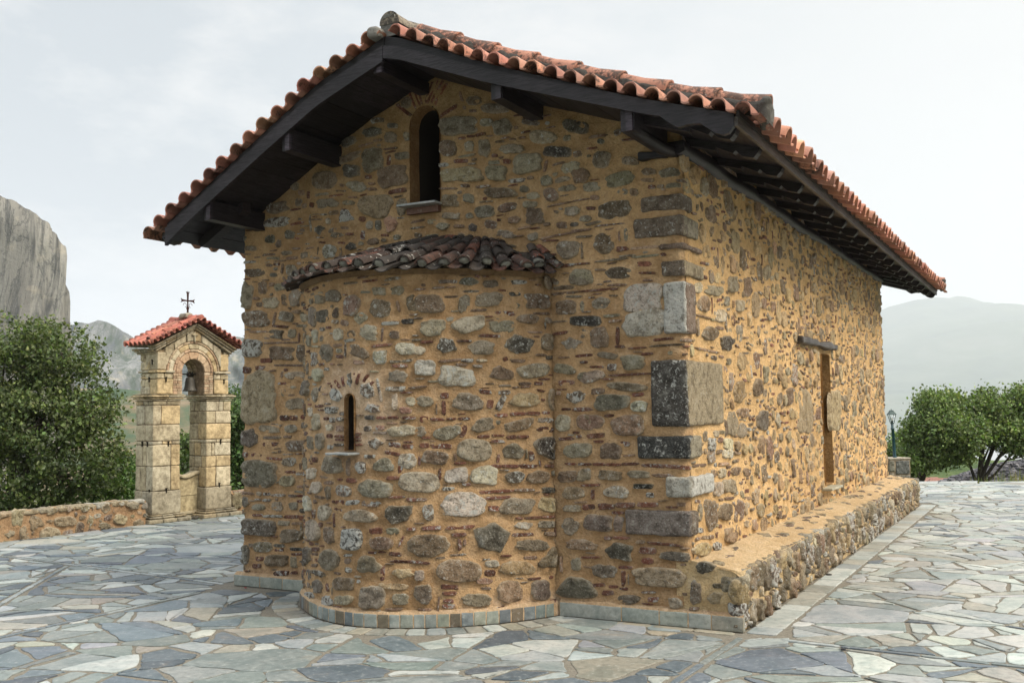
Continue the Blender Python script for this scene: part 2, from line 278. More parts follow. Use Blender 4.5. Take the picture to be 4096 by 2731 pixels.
# ---------------------------------------------------------------- the rubble stones, patch by patch: cx,cy,w,h,tilt,shape+colour
TRACED = [
((960,1100,2.24), """60,185,110,230,-3,bg 205,115,75,105,0,bn 285,85,45,35,0,bp 362,110,95,65,10,eg 460,75,60,30,5,bp 280,250,135,100,5,eg
402,225,45,100,0,en 495,205,95,160,-8,eg 175,265,55,45,0,en 145,210,60,25,0,bp 145,395,240,150,0,en 418,372,140,90,-20,eg 510,330,75,35,0,en
580,385,80,70,0,eg 312,395,20,110,-8,bp 360,460,140,22,-3,br 560,455,100,25,0,bg 35,520,70,35,0,br 170,508,180,18,2,bp 325,530,130,80,-8,bo
470,525,75,80,0,eg 245,565,60,20,0,bp 530,560,14,80,0,bp 300,608,175,18,1,bp 455,605,140,18,1,bp 100,655,200,160,0,es 375,700,220,120,-5,bn
560,700,105,150,0,en 235,765,100,45,0,br 50,850,105,60,-3,br 180,830,85,40,0,br 460,808,290,20,0,bp 165,1105,320,450,0,bG 505,900,190,75,0,eg
380,890,25,55,0,bp 380,970,75,25,0,br 480,1005,50,25,0,ew 590,1010,70,140,0,ed 395,1050,45,70,0,eg 465,1075,60,20,0,bp 515,1155,190,120,0,mO
400,1278,80,50,0,br 480,1278,75,46,0,br 575,1270,50,40,0,br 265,1378,190,65,-6,eg 460,1375,110,70,0,eg 85,1460,160,160,0,ed 285,1455,150,28,0,bg
425,1448,75,22,0,bp 600,1420,30,40,0,br 270,1515,130,40,0,br 505,1530,190,95,0,bn 580,1345,55,55,0,eg
650,235,30,60,0,eg 715,220,85,80,0,bg 840,190,130,110,0,eo 1250,145,120,75,0,bo 1412,140,135,95,0,ho 1005,275,145,190,-10,ep 1260,300,190,160,-10,en
655,370,65,170,0,eg 747,370,100,115,0,ed 865,340,50,90,-15,en 1085,385,110,90,42,bg 855,418,50,35,0,bp 938,430,75,50,-15,bp
1345,432,155,35,3,bs 1502,415,110,50,3,bk 1275,530,18,120,-3,bp 1418,280,28,100,14,bp 885,535,90,115,0,ew 1000,528,75,60,10,bn 1155,515,170,130,-8,ew
1385,535,85,75,0,bp 685,550,40,120,0,bw 630,590,40,100,0,eg 740,570,30,55,0,eg 742,485,40,35,0,es 795,470,45,22,0,br 685,640,75,18,0,bw
785,700,110,165,0,eg 675,755,70,130,0,en 885,630,75,28,5,bp 893,678,55,40,0,bw 897,730,70,32,0,br 950,670,14,120,0,bp 1065,685,190,105,-20,en
1265,630,180,25,6,br 1485,660,190,110,-8,ew 1255,735,120,125,0,bw 1395,775,100,26,3,bs 1498,766,95,26,5,bs 1065,780,100,42,0,bp 783,842,45,28,0,bs
705,890,115,120,0,ew 1415,905,200,135,0,hg 1395,1018,185,42,0,bs 870,1075,130,110,-30,hs 740,1020,50,60,-30,bs 685,1070,60,125,0,eg
1150,1030,140,160,0,hs 1060,930,100,28,74,bR 1118,945,125,30,58,bR 880,975,95,30,-52,bR 930,955,92,24,-74,bR 1025,905,60,22,84,bR 1170,985,95,26,48,bR 845,1010,80,26,-40,bR 990,940,65,150,0,hs
1245,1000,150,22,-80,bs 1265,1090,90,25,-82,bw 1390,1135,55,145,0,ew 1530,1130,90,80,0,ew 1190,1190,150,90,0,hs 1485,1212,110,62,0,bP
710,1172,70,32,0,br 820,1210,110,65,0,bs 640,1225,35,80,0,bw 690,1315,75,150,0,eg 915,1240,45,35,0,bp 900,1290,60,40,0,bs 830,1298,48,45,0,bs
775,1285,30,30,0,br 805,1365,65,60,0,ew 895,1375,70,50,0,bp 805,1440,55,42,0,br 890,1442,85,22,0,br 895,1472,80,22,0,br 890,1520,85,25,0,bs
810,1540,45,42,0,bs 725,1490,75,150,0,eg 635,1500,70,120,0,eg 1072,1255,55,15,0,bp 1062,1420,50,20,0,br 1058,1450,50,20,0,br 1058,1480,55,18,0,br
1065,1520,60,20,0,br 1165,1275,90,42,0,bk 1265,1278,85,26,0,br 1370,1275,100,26,0,br 1515,1278,120,28,0,br 1145,1375,65,50,0,bs 1255,1368,80,42,0,br
1450,1395,250,100,0,eg 1210,1510,140,120,0,hs 1385,1520,110,50,-5,br 1505,1535,100,45,0,br"""),
((1660,1100,2.24), """130,258,270,170,-3,en -20,250,110,150,0,en 440,260,105,155,5,bg 658,220,240,130,3,eg 1095,235,220,130,-3,bn 480,60,170,70,0,ed 675,80,140,70,0,eo
930,65,130,40,0,bs 1255,75,130,110,0,en 45,128,100,18,5,bp 210,114,105,18,3,bp 320,108,90,16,3,bp 505,147,135,25,0,bg 895,170,105,38,0,bk 895,270,70,55,-30,eg
1340,165,225,20,6,bp 1355,290,180,130,0,bn 1500,280,36,95,0,eg 1480,45,190,100,0,eg 160,470,230,145,3,eg 313,395,65,40,0,ew 485,440,270,150,15,ew
780,462,210,110,0,bg 808,345,170,42,-3,br 1010,395,200,100,0,mn 1130,345,150,25,0,bp 1530,412,280,95,0,bk 1275,415,100,50,0,eg 670,545,200,28,-3,br
1075,512,130,18,0,bp 1300,520,135,28,8,br 105,600,120,22,3,br 440,590,130,20,0,br 280,632,190,155,0,hK 600,650,230,120,5,eg 930,625,290,195,0,hK
1185,600,120,150,0,en 1410,615,190,120,-5,hg 35,675,110,80,0,ew 1215,740,80,36,0,bd 1130,715,90,22,-5,bp 1335,738,100,16,2,bp 1500,722,130,22,5,br
1510,782,65,24,0,br 90,830,185,140,0,bW 315,765,190,24,6,bp 470,765,110,32,0,bs 598,765,90,25,0,bw 375,910,310,175,-6,bw 563,815,85,28,0,bw
755,875,240,180,0,tn 920,768,135,32,0,bp 1065,855,285,125,8,eg 1340,843,180,90,-8,bg 1355,965,140,52,5,br 1530,915,140,110,0,mg 985,972,110,28,2,bp
1105,970,70,30,0,br 85,1130,160,95,0,eg 265,1080,75,55,10,br 258,1190,38,130,0,br 193,1200,14,95,0,bp 475,1140,270,180,-5,mg 628,1045,110,40,-5,br
670,1155,60,80,-10,br 800,1050,105,42,5,bs 770,1140,55,150,-25,bs 985,1120,240,150,0,mT 1125,1035,65,18,-15,br 1240,1115,100,190,0,en 1445,1090,200,120,5,hn
775,1255,110,35,0,br 925,1242,135,32,0,br 1060,1238,115,36,-3,br 1168,1232,70,28,0,br 80,1290,75,58,0,br 200,1292,125,28,0,br 325,1288,90,22,0,br
440,1285,105,28,0,br 1355,1200,90,24,0,br 1500,1203,190,36,0,br 610,1345,205,130,10,mg 935,1340,260,95,15,en 1165,1300,130,46,-3,bs 1172,1382,140,50,-3,br
1328,1325,140,150,0,ew 1520,1310,130,110,0,en 290,1410,260,115,10,eg 432,1400,58,105,-12,br 45,1400,110,95,0,eg 100,1455,80,24,0,br 85,1525,88,45,0,br
235,1530,180,48,0,br 615,1445,110,28,3,br 745,1435,105,20,0,br 865,1450,85,34,8,br 965,1447,100,28,0,br 740,1488,120,28,0,br 1180,1545,265,200,-15,hK
1460,1570,240,145,0,eg 535,1567,310,195,-5,eg 880,1580,185,155,0,mg 1445,1410,60,24,0,br 1355,1465,130,34,5,br 1468,1445,50,28,0,br"""),
((960,1800,2.24), """165,210,330,240,0,bO 48,40,55,48,0,br 150,42,95,35,0,br 445,105,120,80,0,eg 310,75,150,22,-5,br 545,145,18,60,0,bp 455,195,100,26,0,br 550,208,90,28,0,bp
430,275,120,110,0,eg 550,325,70,22,0,bp 60,385,120,28,-3,bp 175,390,52,40,0,ew 245,392,70,30,0,bs 345,402,125,26,0,bs 470,408,70,26,0,bs 545,408,65,24,0,br
165,442,60,22,0,bs 240,448,70,25,0,bs 45,460,75,95,0,ed 170,508,115,60,0,eg 338,502,105,85,0,eg 485,498,80,75,0,eg 545,455,60,22,0,br 160,580,90,24,0,br
290,590,165,25,0,bs 470,595,140,36,0,br 555,605,36,50,0,br 165,690,320,150,-5,bd 395,652,120,45,0,eg 515,655,100,24,0,bp 460,765,190,120,0,bo 210,865,165,92,0,bg
355,852,100,30,0,bd 355,890,85,32,0,br 505,885,110,34,0,bk 45,935,100,170,0,ed 180,970,75,42,0,br 335,985,200,105,0,bn 485,1000,60,105,0,bg 150,1035,75,42,0,br
25,1075,40,42,0,br 370,1100,140,48,3,br 490,1095,60,28,0,br 595,120,30,130,0,eg 645,210,75,105,0,bw 685,333,105,110,0,ew 825,135,200,185,0,mO 675,85,45,50,0,br
900,262,40,22,0,br 1000,270,90,46,-5,br 975,150,36,150,0,bp 1085,155,112,140,0,hs 1290,135,190,145,0,mg 1165,55,100,32,0,bs 1370,28,145,36,-10,br 1500,95,160,140,-5,ew
1438,178,48,80,0,br 1370,248,115,36,0,br 1210,345,310,165,-4,eg 930,362,150,105,0,es 795,290,80,38,0,ep 795,380,58,112,0,en 715,420,90,28,-10,bp 675,460,30,38,0,bp
755,560,125,140,0,ew 615,475,58,150,15,ew 845,460,28,28,0,br 902,465,85,44,0,br 1010,468,115,46,0,bs 1170,478,158,52,-3,bs 1070,590,300,140,-5,mg 1415,570,300,200,5,hK
1400,420,150,20,3,br 1535,440,90,34,0,br 885,530,80,24,-15,br 850,625,24,130,0,br 665,570,24,80,0,br 660,715,120,190,15,ew 730,665,34,45,0,br 805,760,100,150,15,en
1000,795,200,190,0,bS 1220,722,122,60,3,br 1370,722,120,62,0,eg 1265,830,215,120,-3,en 1535,705,90,28,0,br 1445,815,18,100,-25,br 680,885,60,38,0,br
675,930,48,28,0,bp 670,980,48,38,0,br 675,1030,45,32,0,bp 605,945,72,165,0,ed 808,980,170,190,0,eg 970,940,65,26,0,bs 967,990,58,52,0,es 970,1070,58,50,0,es
1150,1025,250,180,0,ho 1390,930,108,44,-5,br 1455,995,215,28,-2,br 1280,1105,44,140,0,br 1460,1100,230,105,-3,hT 710,1100,118,46,-20,bs 575,1110,34,90,0,ed
628,1110,40,100,0,ed 700,1215,80,130,0,ed 790,1225,28,78,5,br 925,1195,200,120,-3,bn 1370,1215,260,56,-3,bT 1185,1315,240,205,0,bd 1440,1330,150,105,0,eg
930,1340,170,90,0,eg 790,1345,120,92,0,es 625,1300,90,70,0,es 615,1205,45,58,0,ep"""),
((1660,1800,2.24), """38,285,363,190,0,ew 118,850,370,200,3,en 180,65,230,120,-5,bn 405,115,105,22,3,br 360,65,28,60,10,bp 40,95,24,78,0,br 222,215,26,100,0,br 375,225,195,140,5,bW
625,225,230,165,-8,bw 895,240,160,105,5,ed 1105,240,205,105,3,en 460,305,75,24,5,br 300,345,110,34,0,bs 730,142,95,32,0,br 858,142,140,32,0,br 1015,142,155,34,0,br
1225,140,115,28,0,br 1300,122,50,18,0,br 1395,122,95,24,0,br 1520,125,120,24,0,br 745,75,24,78,-10,br 1040,50,44,88,12,br 1370,235,170,110,0,bn 1520,220,120,105,0,bo
435,490,395,262,0,mW 730,368,290,30,4,br 985,355,170,26,0,bp 740,425,240,26,3,br 1220,355,160,48,3,bk 705,520,100,48,0,br 915,500,280,145,5,bg 1200,485,205,150,5,hT
55,440,110,28,0,bs 120,555,108,142,0,es 1420,385,198,130,0,mn 1410,520,168,62,0,bg 1060,602,140,22,4,br 1215,594,150,22,4,br 935,608,62,20,0,br 975,672,150,62,0,ew
1195,662,180,62,3,bg 1225,748,130,38,0,bp 965,755,180,36,3,br 150,695,178,36,3,br 410,688,255,34,4,br 395,755,132,36,3,br 400,845,34,105,0,br 445,825,28,58,0,bp
690,780,330,300,0,hD 1050,850,265,118,0,mo 1220,970,230,250,0,tn 1395,680,180,165,0,hg 1490,845,280,95,-3,ep 1530,510,60,54,0,br 395,1080,400,198,0,en 690,1015,128,64,0,ew
670,1098,98,58,0,br 620,1170,140,56,0,bp 640,1235,85,24,0,bp 920,1055,290,145,0,mt 1445,1020,84,118,0,bg 1035,960,115,30,0,bp 850,1265,215,198,8,eP 1125,1250,170,185,8,eq
1220,1135,38,28,0,br 1450,1240,345,220,0,mD 310,1222,155,44,-3,br 310,1280,130,36,0,br 300,1345,95,34,0,br 300,1393,120,42,0,br 555,1340,240,125,0,eo 75,1285,160,175,0,eo
60,1005,140,28,-8,br 40,1120,90,98,0,eg 90,1425,120,22,0,bp"""),
((2300,1100,2.24), """215,135,170,20,5,br 350,125,70,20,5,br 232,252,160,100,5,eg 325,365,145,28,5,bg 355,412,108,26,3,bp 218,560,162,192,0,en 382,545,34,155,0,br 400,640,85,28,3,br
555,652,160,18,4,br 825,628,300,20,3,bn 80,720,155,26,5,br 80,780,70,26,0,br 290,720,180,60,-8,eo 520,780,235,128,0,eg 645,705,108,24,5,br 330,825,82,62,0,bs
490,890,370,20,3,br 150,910,230,100,15,eg 465,1000,350,80,-3,eo 205,1040,118,58,5,bp 330,1140,320,155,3,eD 565,1070,108,36,5,br 575,1175,150,102,0,ew
135,1315,240,148,-5,ep 310,1258,90,30,3,br 475,1345,300,188,8,ep 185,1438,158,46,5,br 210,1490,90,26,0,br 450,1510,88,44,0,br 325,1580,200,170,0,mn
610,205,365,240,0,bW 630,430,380,240,4,bW"""),
((2300,1800,2.24), """215,125,118,28,0,br 345,128,145,28,0,br 495,122,145,28,0,br 700,138,200,34,-3,br 925,150,230,34,-4,br 315,225,215,86,-3,bn 570,215,198,68,0,bo 785,225,188,32,0,bp
140,312,155,26,0,br 372,375,225,126,-5,mw 612,322,182,46,0,bk 672,400,72,46,0,bs 160,395,34,88,0,br 125,505,102,48,0,br 278,503,152,54,0,br 450,490,172,50,0,br
650,487,188,46,0,br 385,558,108,26,0,br 210,650,258,150,0,bq 390,655,88,148,0,eq 950,485,88,38,0,bp 295,785,74,32,0,br 410,783,148,26,-3,br 585,820,78,32,0,bp
795,840,290,28,-5,br 400,905,300,168,-3,hD 650,898,152,62,-3,br 650,990,100,64,0,eR 900,950,268,80,-3,bd 138,958,168,20,0,br 265,1080,228,118,-3,eq
455,1047,128,28,0,br 438,1142,44,138,0,br 755,1135,460,172,0,bG 210,1205,118,32,3,br 345,1220,90,28,0,br 440,1238,78,28,-3,br 295,1275,104,48,0,br
480,1335,195,88,0,eq 700,1335,94,46,0,br 655,1270,130,18,0,bp 900,1365,150,122,0,hg 1085,1275,108,198,0,bg 1260,1320,150,145,0,hG 1290,1210,108,46,0,bo
1165,1050,186,115,0,hd 1070,1415,90,28,0,bp"""),
((960,450,2.24), """335,855,190,105,10,en 325,985,240,88,8,es 450,1095,90,78,0,ed 275,1135,90,78,0,eD 100,1220,110,48,0,en 765,610,220,155,5,bn 735,735,120,26,8,bg 780,815,165,88,10,bg
530,805,58,78,0,eo 620,740,28,72,0,br 645,830,44,48,0,br 495,660,70,78,0,eo 555,720,58,48,0,bp 960,415,240,68,20,bn 1000,525,158,105,0,bd 980,265,140,78,25,ed
1185,180,165,84,5,ed 1190,425,185,212,5,bo 1350,225,110,98,0,eo 1365,120,88,48,0,bd 1235,75,110,34,15,bd 1130,290,130,18,15,bp 1235,250,80,24,5,bp 1350,325,118,18,8,bp
1335,430,36,98,-5,br 1455,390,120,72,5,eg 1365,575,270,178,12,bn 1495,215,50,76,0,eg 1050,665,160,92,0,eg 900,655,75,32,0,bp 905,705,92,18,0,bp 1150,578,58,34,0,br
1180,640,60,24,0,bp 1180,688,84,28,0,bp 1410,705,160,42,10,br 1010,760,78,18,0,bp 975,810,108,44,0,eg 1220,840,290,195,-5,bG 1455,850,85,155,0,eg 845,900,94,44,5,bp
935,875,48,24,0,br 955,945,200,125,0,tS 795,975,48,54,0,ew 1095,955,54,44,0,br 1165,1010,64,74,0,ew 1240,1010,64,88,0,ed 1355,1000,112,142,0,eP 715,1050,98,105,0,hd
840,1060,90,48,15,eg 870,1100,108,48,5,eg 940,1035,64,28,0,bp 1105,1100,38,80,0,br 1300,1100,74,24,0,br 1195,1160,108,64,10,ep 1290,1145,48,34,0,en 985,1090,70,24,0,br
1410,1120,70,48,15,eg 910,1170,68,24,0,br 1000,1200,118,72,15,hK 1085,1175,54,38,0,eg 740,1165,58,18,0,br 805,1245,134,120,0,eg 905,1255,32,98,0,bp 700,1245,14,80,-5,bp
630,1215,74,16,8,bp 600,1280,108,58,5,bg 470,1305,110,28,5,bp 420,1260,94,40,0,eg 505,1220,68,18,0,bp 690,1305,58,22,0,bp 610,1345,88,24,0,bp 540,1355,58,24,0,bp
330,1360,58,28,0,br 265,1370,58,28,0,bp 300,1308,108,28,0,bg 465,1415,88,105,0,eg 590,1410,74,70,0,eg 720,1380,110,70,0,eg 380,1400,22,80,-10,bp 395,1495,18,50,25,bp
135,1435,170,74,0,en 300,1455,58,44,0,ed 825,1335,48,20,0,ew"""),
((1660,450,1.28), """222,70,195,92,4,bg 367,53,62,44,0,eg 450,77,102,84,15,eg 595,45,88,48,-5,ed 655,128,138,68,0,eg 825,75,128,72,-10,ed 170,185,86,88,0,en 278,175,48,54,0,eg
357,182,58,88,-5,eg 498,188,110,54,0,eg 730,203,145,54,-3,bk 240,132,38,13,5,br 285,123,38,12,5,br 335,114,52,14,15,br 435,150,48,12,5,bp 500,138,34,11,5,bp 550,130,34,11,8,bp
235,250,74,22,5,br 147,270,52,22,5,bs 405,258,60,20,5,bg 408,222,30,18,0,br 472,252,40,24,0,br 575,262,152,98,12,bg 238,320,208,72,3,bG 417,310,103,78,-3,bg 675,350,64,54,20,eg
800,285,98,58,12,eg 735,262,64,12,15,bp 670,275,16,60,-15,bp 590,335,34,18,5,bp 520,350,84,22,5,bs 347,380,74,13,5,bp 257,375,48,18,0,bp 172,390,98,11,0,bp
435,412,152,54,0,bn 560,393,48,36,0,eg 605,428,64,36,10,eg 755,345,78,28,15,eg 780,390,88,32,10,eg 697,422,74,70,10,ep 180,453,88,64,0,bn 277,440,56,48,-10,eg
357,508,98,64,5,eg 473,487,94,44,12,ep 590,472,74,34,0,bg 613,532,90,84,0,bn 805,505,80,44,5,eg 430,550,18,14,0,br 508,550,64,36,5,ep 390,575,64,48,-10,ep 300,590,48,48,0,hK
143,583,68,38,0,eg 225,582,54,16,0,bp 280,530,40,32,0,eg 187,530,84,34,0,bg 90,560,48,28,0,eg 467,625,98,46,0,mg 605,637,54,40,20,eg 752,577,54,36,0,ep 560,590,70,12,12,bp
675,572,34,16,10,bp 700,636,120,11,13,bp 848,603,96,10,4,bp 860,636,70,10,4,bg 785,702,112,94,0,eg 875,545,58,34,0,eg 740,470,130,9,12,bp 850,448,90,9,9,bp 848,845,108,84,-5,eg
760,790,100,9,6,br 855,774,80,9,4,br 850,325,88,74,10,ep"""),
((2200,500,1.28), """265,178,93,88,0,eo 410,185,88,44,-5,en 360,280,152,72,12,eg 215,318,94,48,5,eg 375,343,54,32,0,eg 432,345,44,40,0,ep 210,427,48,18,0,br 332,435,172,90,12,en
305,511,158,9,6,bp 178,571,72,9,5,bg 230,373,48,26,0,ep 105,553,205,9,11,bp 277,608,103,104,0,en 355,570,12,50,0,bp 390,560,22,68,0,eg 370,635,60,26,3,br 485,628,148,16,5,bp
493,672,142,11,6,bg 315,692,190,10,6,bg 100,714,90,9,3,br 485,712,74,26,3,br 350,758,128,62,0,en 162,778,116,84,5,eg 258,742,54,12,0,bp 498,757,82,12,0,br 500,795,48,11,0,bp
248,844,205,10,5,br 75,858,130,9,5,bp 115,445,78,42,5,ew 180,483,58,26,0,ew 505,240,74,34,0,en 610,245,105,46,0,eo 630,310,74,24,0,bg 565,315,38,16,0,bo 520,318,38,20,0,br
500,282,68,20,0,ep 300,180,10,10,0,ep"""),
((1350,0,3.136), """937,1245,255,30,-68,bR 998,1215,240,28,-70,bR 1042,1215,195,28,-77,bR 1152,1160,300,32,70,bR 1198,1155,320,30,65,bR 1255,1155,310,30,62,bR 1300,1185,310,32,60,bR
830,1380,230,46,-38,bR 1395,1400,255,50,33,bR 1555,1215,130,34,-75,bp 870,1290,130,150,-20,en 1720,1270,195,115,8,en 1980,1365,370,125,0,eo 510,1510,140,64,0,en 1595,1355,44,44,0,bp 1700,1395,100,38,0,bp"""),
]
SIDE_TRACED = [
((2300,1100,2.24), """1095,115,68,98,0,ew 1235,140,138,88,-8,bg 1145,260,88,148,0,ep 1290,365,94,118,0,eW 1200,525,135,150,0,hn 1350,610,138,168,0,hd 1097,465,26,158,2,bg
1190,675,205,22,-12,bp 1150,372,130,16,-14,bp 1295,475,68,28,-10,bp 1360,235,48,88,0,eg 1475,275,72,108,0,eg 1405,85,78,145,0,bg 1530,110,58,178,0,bp 1490,785,108,158,0,hT
1455,1045,108,215,0,hT 1402,1330,92,205,0,bg 1490,1390,78,125,0,eg 1500,1235,98,88,10,ep 1390,960,34,170,0,ew 1400,560,10,10,0,ep 1465,520,50,150,0,bg 1370,775,40,60,0,bg
1300,1475,50,50,0,ep 1255,1420,56,60,0,ew 1220,1510,80,120,0,bs 1370,1510,90,100,0,ew 1450,1530,60,90,0,ep 1345,1370,20,140,0,bp 1510,700,80,20,0,bg 1525,560,60,16,0,bp"""),
((2300,1800,2.24), """1240,205,40,62,0,en 1315,205,70,80,0,ew 1375,210,22,55,0,br 1445,188,88,78,0,ep 1530,198,56,84,0,ep 1275,345,98,130,5,bw 1382,320,105,118,0,bg 1500,290,48,34,20,bp
1115,135,120,30,3,bp 1215,50,70,130,0,bs 1255,130,24,38,0,bs 1335,122,80,28,4,bp 1110,560,48,145,0,eg 1208,575,110,265,0,en 1338,550,108,155,0,en 1455,535,98,200,0,ep
1310,440,34,22,0,bp 1388,430,84,28,5,bp 1540,430,50,34,5,bp 1160,780,60,34,5,bp 1218,775,46,34,5,bp 1288,762,56,62,0,br 1382,760,110,140,5,en 1135,885,150,110,20,eT
1270,858,74,72,0,bs 1110,715,40,50,0,bs 1295,680,30,34,0,br 1395,655,40,34,0,bp 1535,660,60,60,0,eg 1470,720,22,80,0,bp 1520,770,34,28,0,br 1530,520,40,120,0,eg 1370,30,86,90,0,ew 1450,20,60,40,0,en"""),
((3000,1200,1.1205), """245,500,62,195,0,bG 378,495,56,185,0,bG 55,540,42,100,5,ed 30,390,40,80,0,en"""),
]
PAL = {'g':(.238,.218,.172,.15),'G':(.275,.240,.168,.0),'w':(.39,.368,.31,.3),'W':(.50,.485,.44,.5),'d':(.118,.110,.095,.25),'D':(.105,.102,.085,.0),'k':(.048,.048,.044,.3),
 'K':(.065,.058,.050,.36),'n':(.168,.130,.095,.2),'p':(.210,.150,.112,.2),'P':(.33,.215,.165,.0),'q':(.180,.150,.128,.05),'r':(.145,.064,.044,.3),'R':(.150,.055,.036,.0),'t':(.34,.25,.155,.0),
 'T':(.31,.25,.158,.1),'o':(.185,.165,.125,.1),'O':(.22,.20,.165,.25),'s':(.16,.125,.098,.75),'S':(.115,.092,.075,.95)}
# ---------------------------------------------------------------- masonry walls
class Wall:
    def __init__(s, plan, z0, z1, flip=False, smooth_n=0, cell=.01):
        s.P = np.asarray(plan, float); s.P = s.P[np.r_[True, np.linalg.norm(np.diff(s.P, axis=0), axis=1) > 1e-6]]; seg = np.diff(s.P, axis=0); L = np.linalg.norm(seg, axis=1)
        s.S = np.r_[0, np.cumsum(L)]; s.len = s.S[-1]
        n = np.stack([seg[:, 1], -seg[:, 0]], 1)/L[:, None]
        vn = np.vstack([n[:1], (n[1:]+n[:-1]), n[-1:]])
        for _ in range(smooth_n): vn[1:-1] = (vn[:-2]+2*vn[1:-1]+vn[2:])/4
        s.N = vn/np.linalg.norm(vn, axis=1, keepdims=True)
        s.z0, s.z1, s.cell = z0, z1, cell
        s.mask = np.zeros((int((z1-z0)/cell)+2, int(s.len/cell)+2), bool); s.items = []; s.holes = []; s.solid = s.mask.copy()
    def pos(s, S, Z, off=0.0):
        S = np.asarray(S, float); x = np.interp(S, s.S, s.P[:, 0]); y = np.interp(S, s.S, s.P[:, 1])
        nx = np.interp(S, s.S, s.N[:, 0]); ny = np.interp(S, s.S, s.N[:, 1]); l = np.hypot(nx, ny); nx, ny = nx/l, ny/l
        below = np.minimum(S, 0)+np.maximum(S-s.len, 0)     # allow overrun past the ends
        d0 = s.P[1]-s.P[0]; d0 = d0/np.linalg.norm(d0)
        return np.stack([x+nx*off+below*d0[0], y+ny*off+below*d0[1], np.asarray(Z, float)+0*S], -1)
    def hit(s, px, py):
        d = lray(px, py); best = None
        A = s.P[:-1]; B = s.P[1:]-A
        den = d[0]*B[:, 1]-d[1]*B[:, 0]; den = np.where(abs(den) < 1e-12, 1e-12, den)
        q = A-CL[:2]; t = (q[:, 0]*B[:, 1]-q[:, 1]*B[:, 0])/den; k = (q[:, 0]*d[1]-q[:, 1]*d[0])/den
        e0 = np.zeros(len(k)); e1 = np.ones(len(k)); e0[0] = -2; e1[-1] = 3
        ok = (k >= e0) & (k <= e1) & (t > 0)
        if not ok.any(): return None
        i = np.argmin(np.where(ok, t, 1e9)); 
        return np.array([s.S[i]+k[i]*(s.S[i+1]-s.S[i]), CL[2]+d[2]*t[i]])
    def rect(s, c, a, b, m):
        e = abs(a)+abs(b)+m; c0 = (c-e-[0, s.z0])/s.cell; c1 = (c+e-[0, s.z0])/s.cell
        x0, y0 = np.maximum(c0.astype(int), 0); x1, y1 = c1.astype(int)+1
        x1 = min(x1, s.mask.shape[1]); y1 = min(y1, s.mask.shape[0])
        if x1 <= x0 or y1 <= y0: return None
        X, Y = np.meshgrid((np.arange(x0, x1)+.5)*s.cell, s.z0+(np.arange(y0, y1)+.5)*s.cell)
        det = a[0]*b[1]-a[1]*b[0]; dx = X-c[0]; dy = Y-c[1]
        p = (dx*b[1]-dy*b[0])/det; q = (a[0]*dy-a[1]*dx)/det
        pa = 1+m/np.linalg.norm(a); pb = 1+m/np.linalg.norm(b)
        return (slice(y0, y1), slice(x0, x1)), (abs(p/pa)**2.6+abs(q/pb)**2.6) < 1
    def put(s, c, a, b, code, force=False, margin=.012, h=None):
        r = s.rect(c, a, b, margin)
        if r is None: return False
        sl, mk = r
        if not force and (s.mask[sl] & mk).any(): return False
        if any(hf(c[0], c[1]) < .0 for hf in s.holes) and not force: return False
        r2 = s.rect(c, a, b, 0.0)
        if r2 is not None: s.mask[r2[0]] |= r2[1]; s.solid[r2[0]] |= r2[1]
        s.items.append((np.array(c), np.array(a), np.array(b), code, h)); return True
    def block(s, s0, s1, z0, z1):          # reserve an area (openings, corner blocks)
        a = max(int(s0/s.cell), 0); b = max(int(s1/s.cell), 0); c = max(int((z0-s.z0)/s.cell), 0); d = max(int((z1-s.z0)/s.cell), 0)
        s.mask[c:d, a:b] = True
def parse(txt):
    for e in txt.split():
        q = e.split(','); yield [float(v) for v in q[:5]]+[q[5]]
def trace(walls, data):
    for (ox, oy, sc), txt in data:
        for cx, cy, w, h, rot, code in parse(txt):
            r = math.radians(rot)
            pts = [(cx, cy), (cx+w/2*math.cos(r), cy-w/2*math.sin(r)), (cx-h/2*math.sin(r), cy-h/2*math.cos(r))]
            px = [(ox+x/sc, oy+y/sc) for x, y in pts]
            for wl, test in walls:
                c = wl.hit(*px[0])
                if c is None or not test(c): continue
                e = wl.hit(*px[1]); f = wl.hit(*px[2])
                if e is None: m = wl.hit(2*px[0][0]-px[1][0], 2*px[0][1]-px[1][1]); e = None if m is None else 2*c-m
                if e is None or f is None: break
                a = e-c; b = f-c; la = np.linalg.norm(a)
                if la > .35: a = a*.35/la
                wl.put(c, a, b, code, force=True); break
def outline(shape, K, rg):
    t = np.arange(K)/K*2*math.pi; c, s = np.cos(t), np.sin(t)
    n = {'e': 2.6, 'b': 4.0, 'm': 2.8, 'h': 2.4, 't': 2.2}[shape]+rg.uniform(-.2, .3)
    r = (abs(c)**n+abs(s)**n)**(-1/n)
    if shape in 'ht':
        m = rg.integers(5, 8) if shape == 'h' else 3
        ang = (np.arange(m)+rg.uniform(-.28, .28, m))/m*2*math.pi + (rg.uniform(0, 6) if shape == 'h' else math.pi/2)
        pr = np.full(K, 9.)
        for q in range(m):
            dlt = np.cos(t-ang[q]-math.pi/m); pr = np.where(dlt > .05, np.minimum(pr, .90*rg.uniform(.92, 1.12)*(math.cos(math.pi/m) if m > 3 else .62)/np.maximum(dlt, .05)*(1.06 if m > 3 else 1.0)), pr)
        r = np.minimum(pr, r*1.05)
    k = sum(rg.normal(0, .070/(f**.6))*np.cos(f*t+rg.uniform(0, 6.28)) for f in (2, 3, 4, 5, 7, 9))
    r = r*(1+k)
    x, y = r*c, r*s
    if shape == 'm': y = np.where(y < 0, y*.72-.0, y)-.08; x = x*(1-.18*np.clip(y, 0, 1))
    return x, y
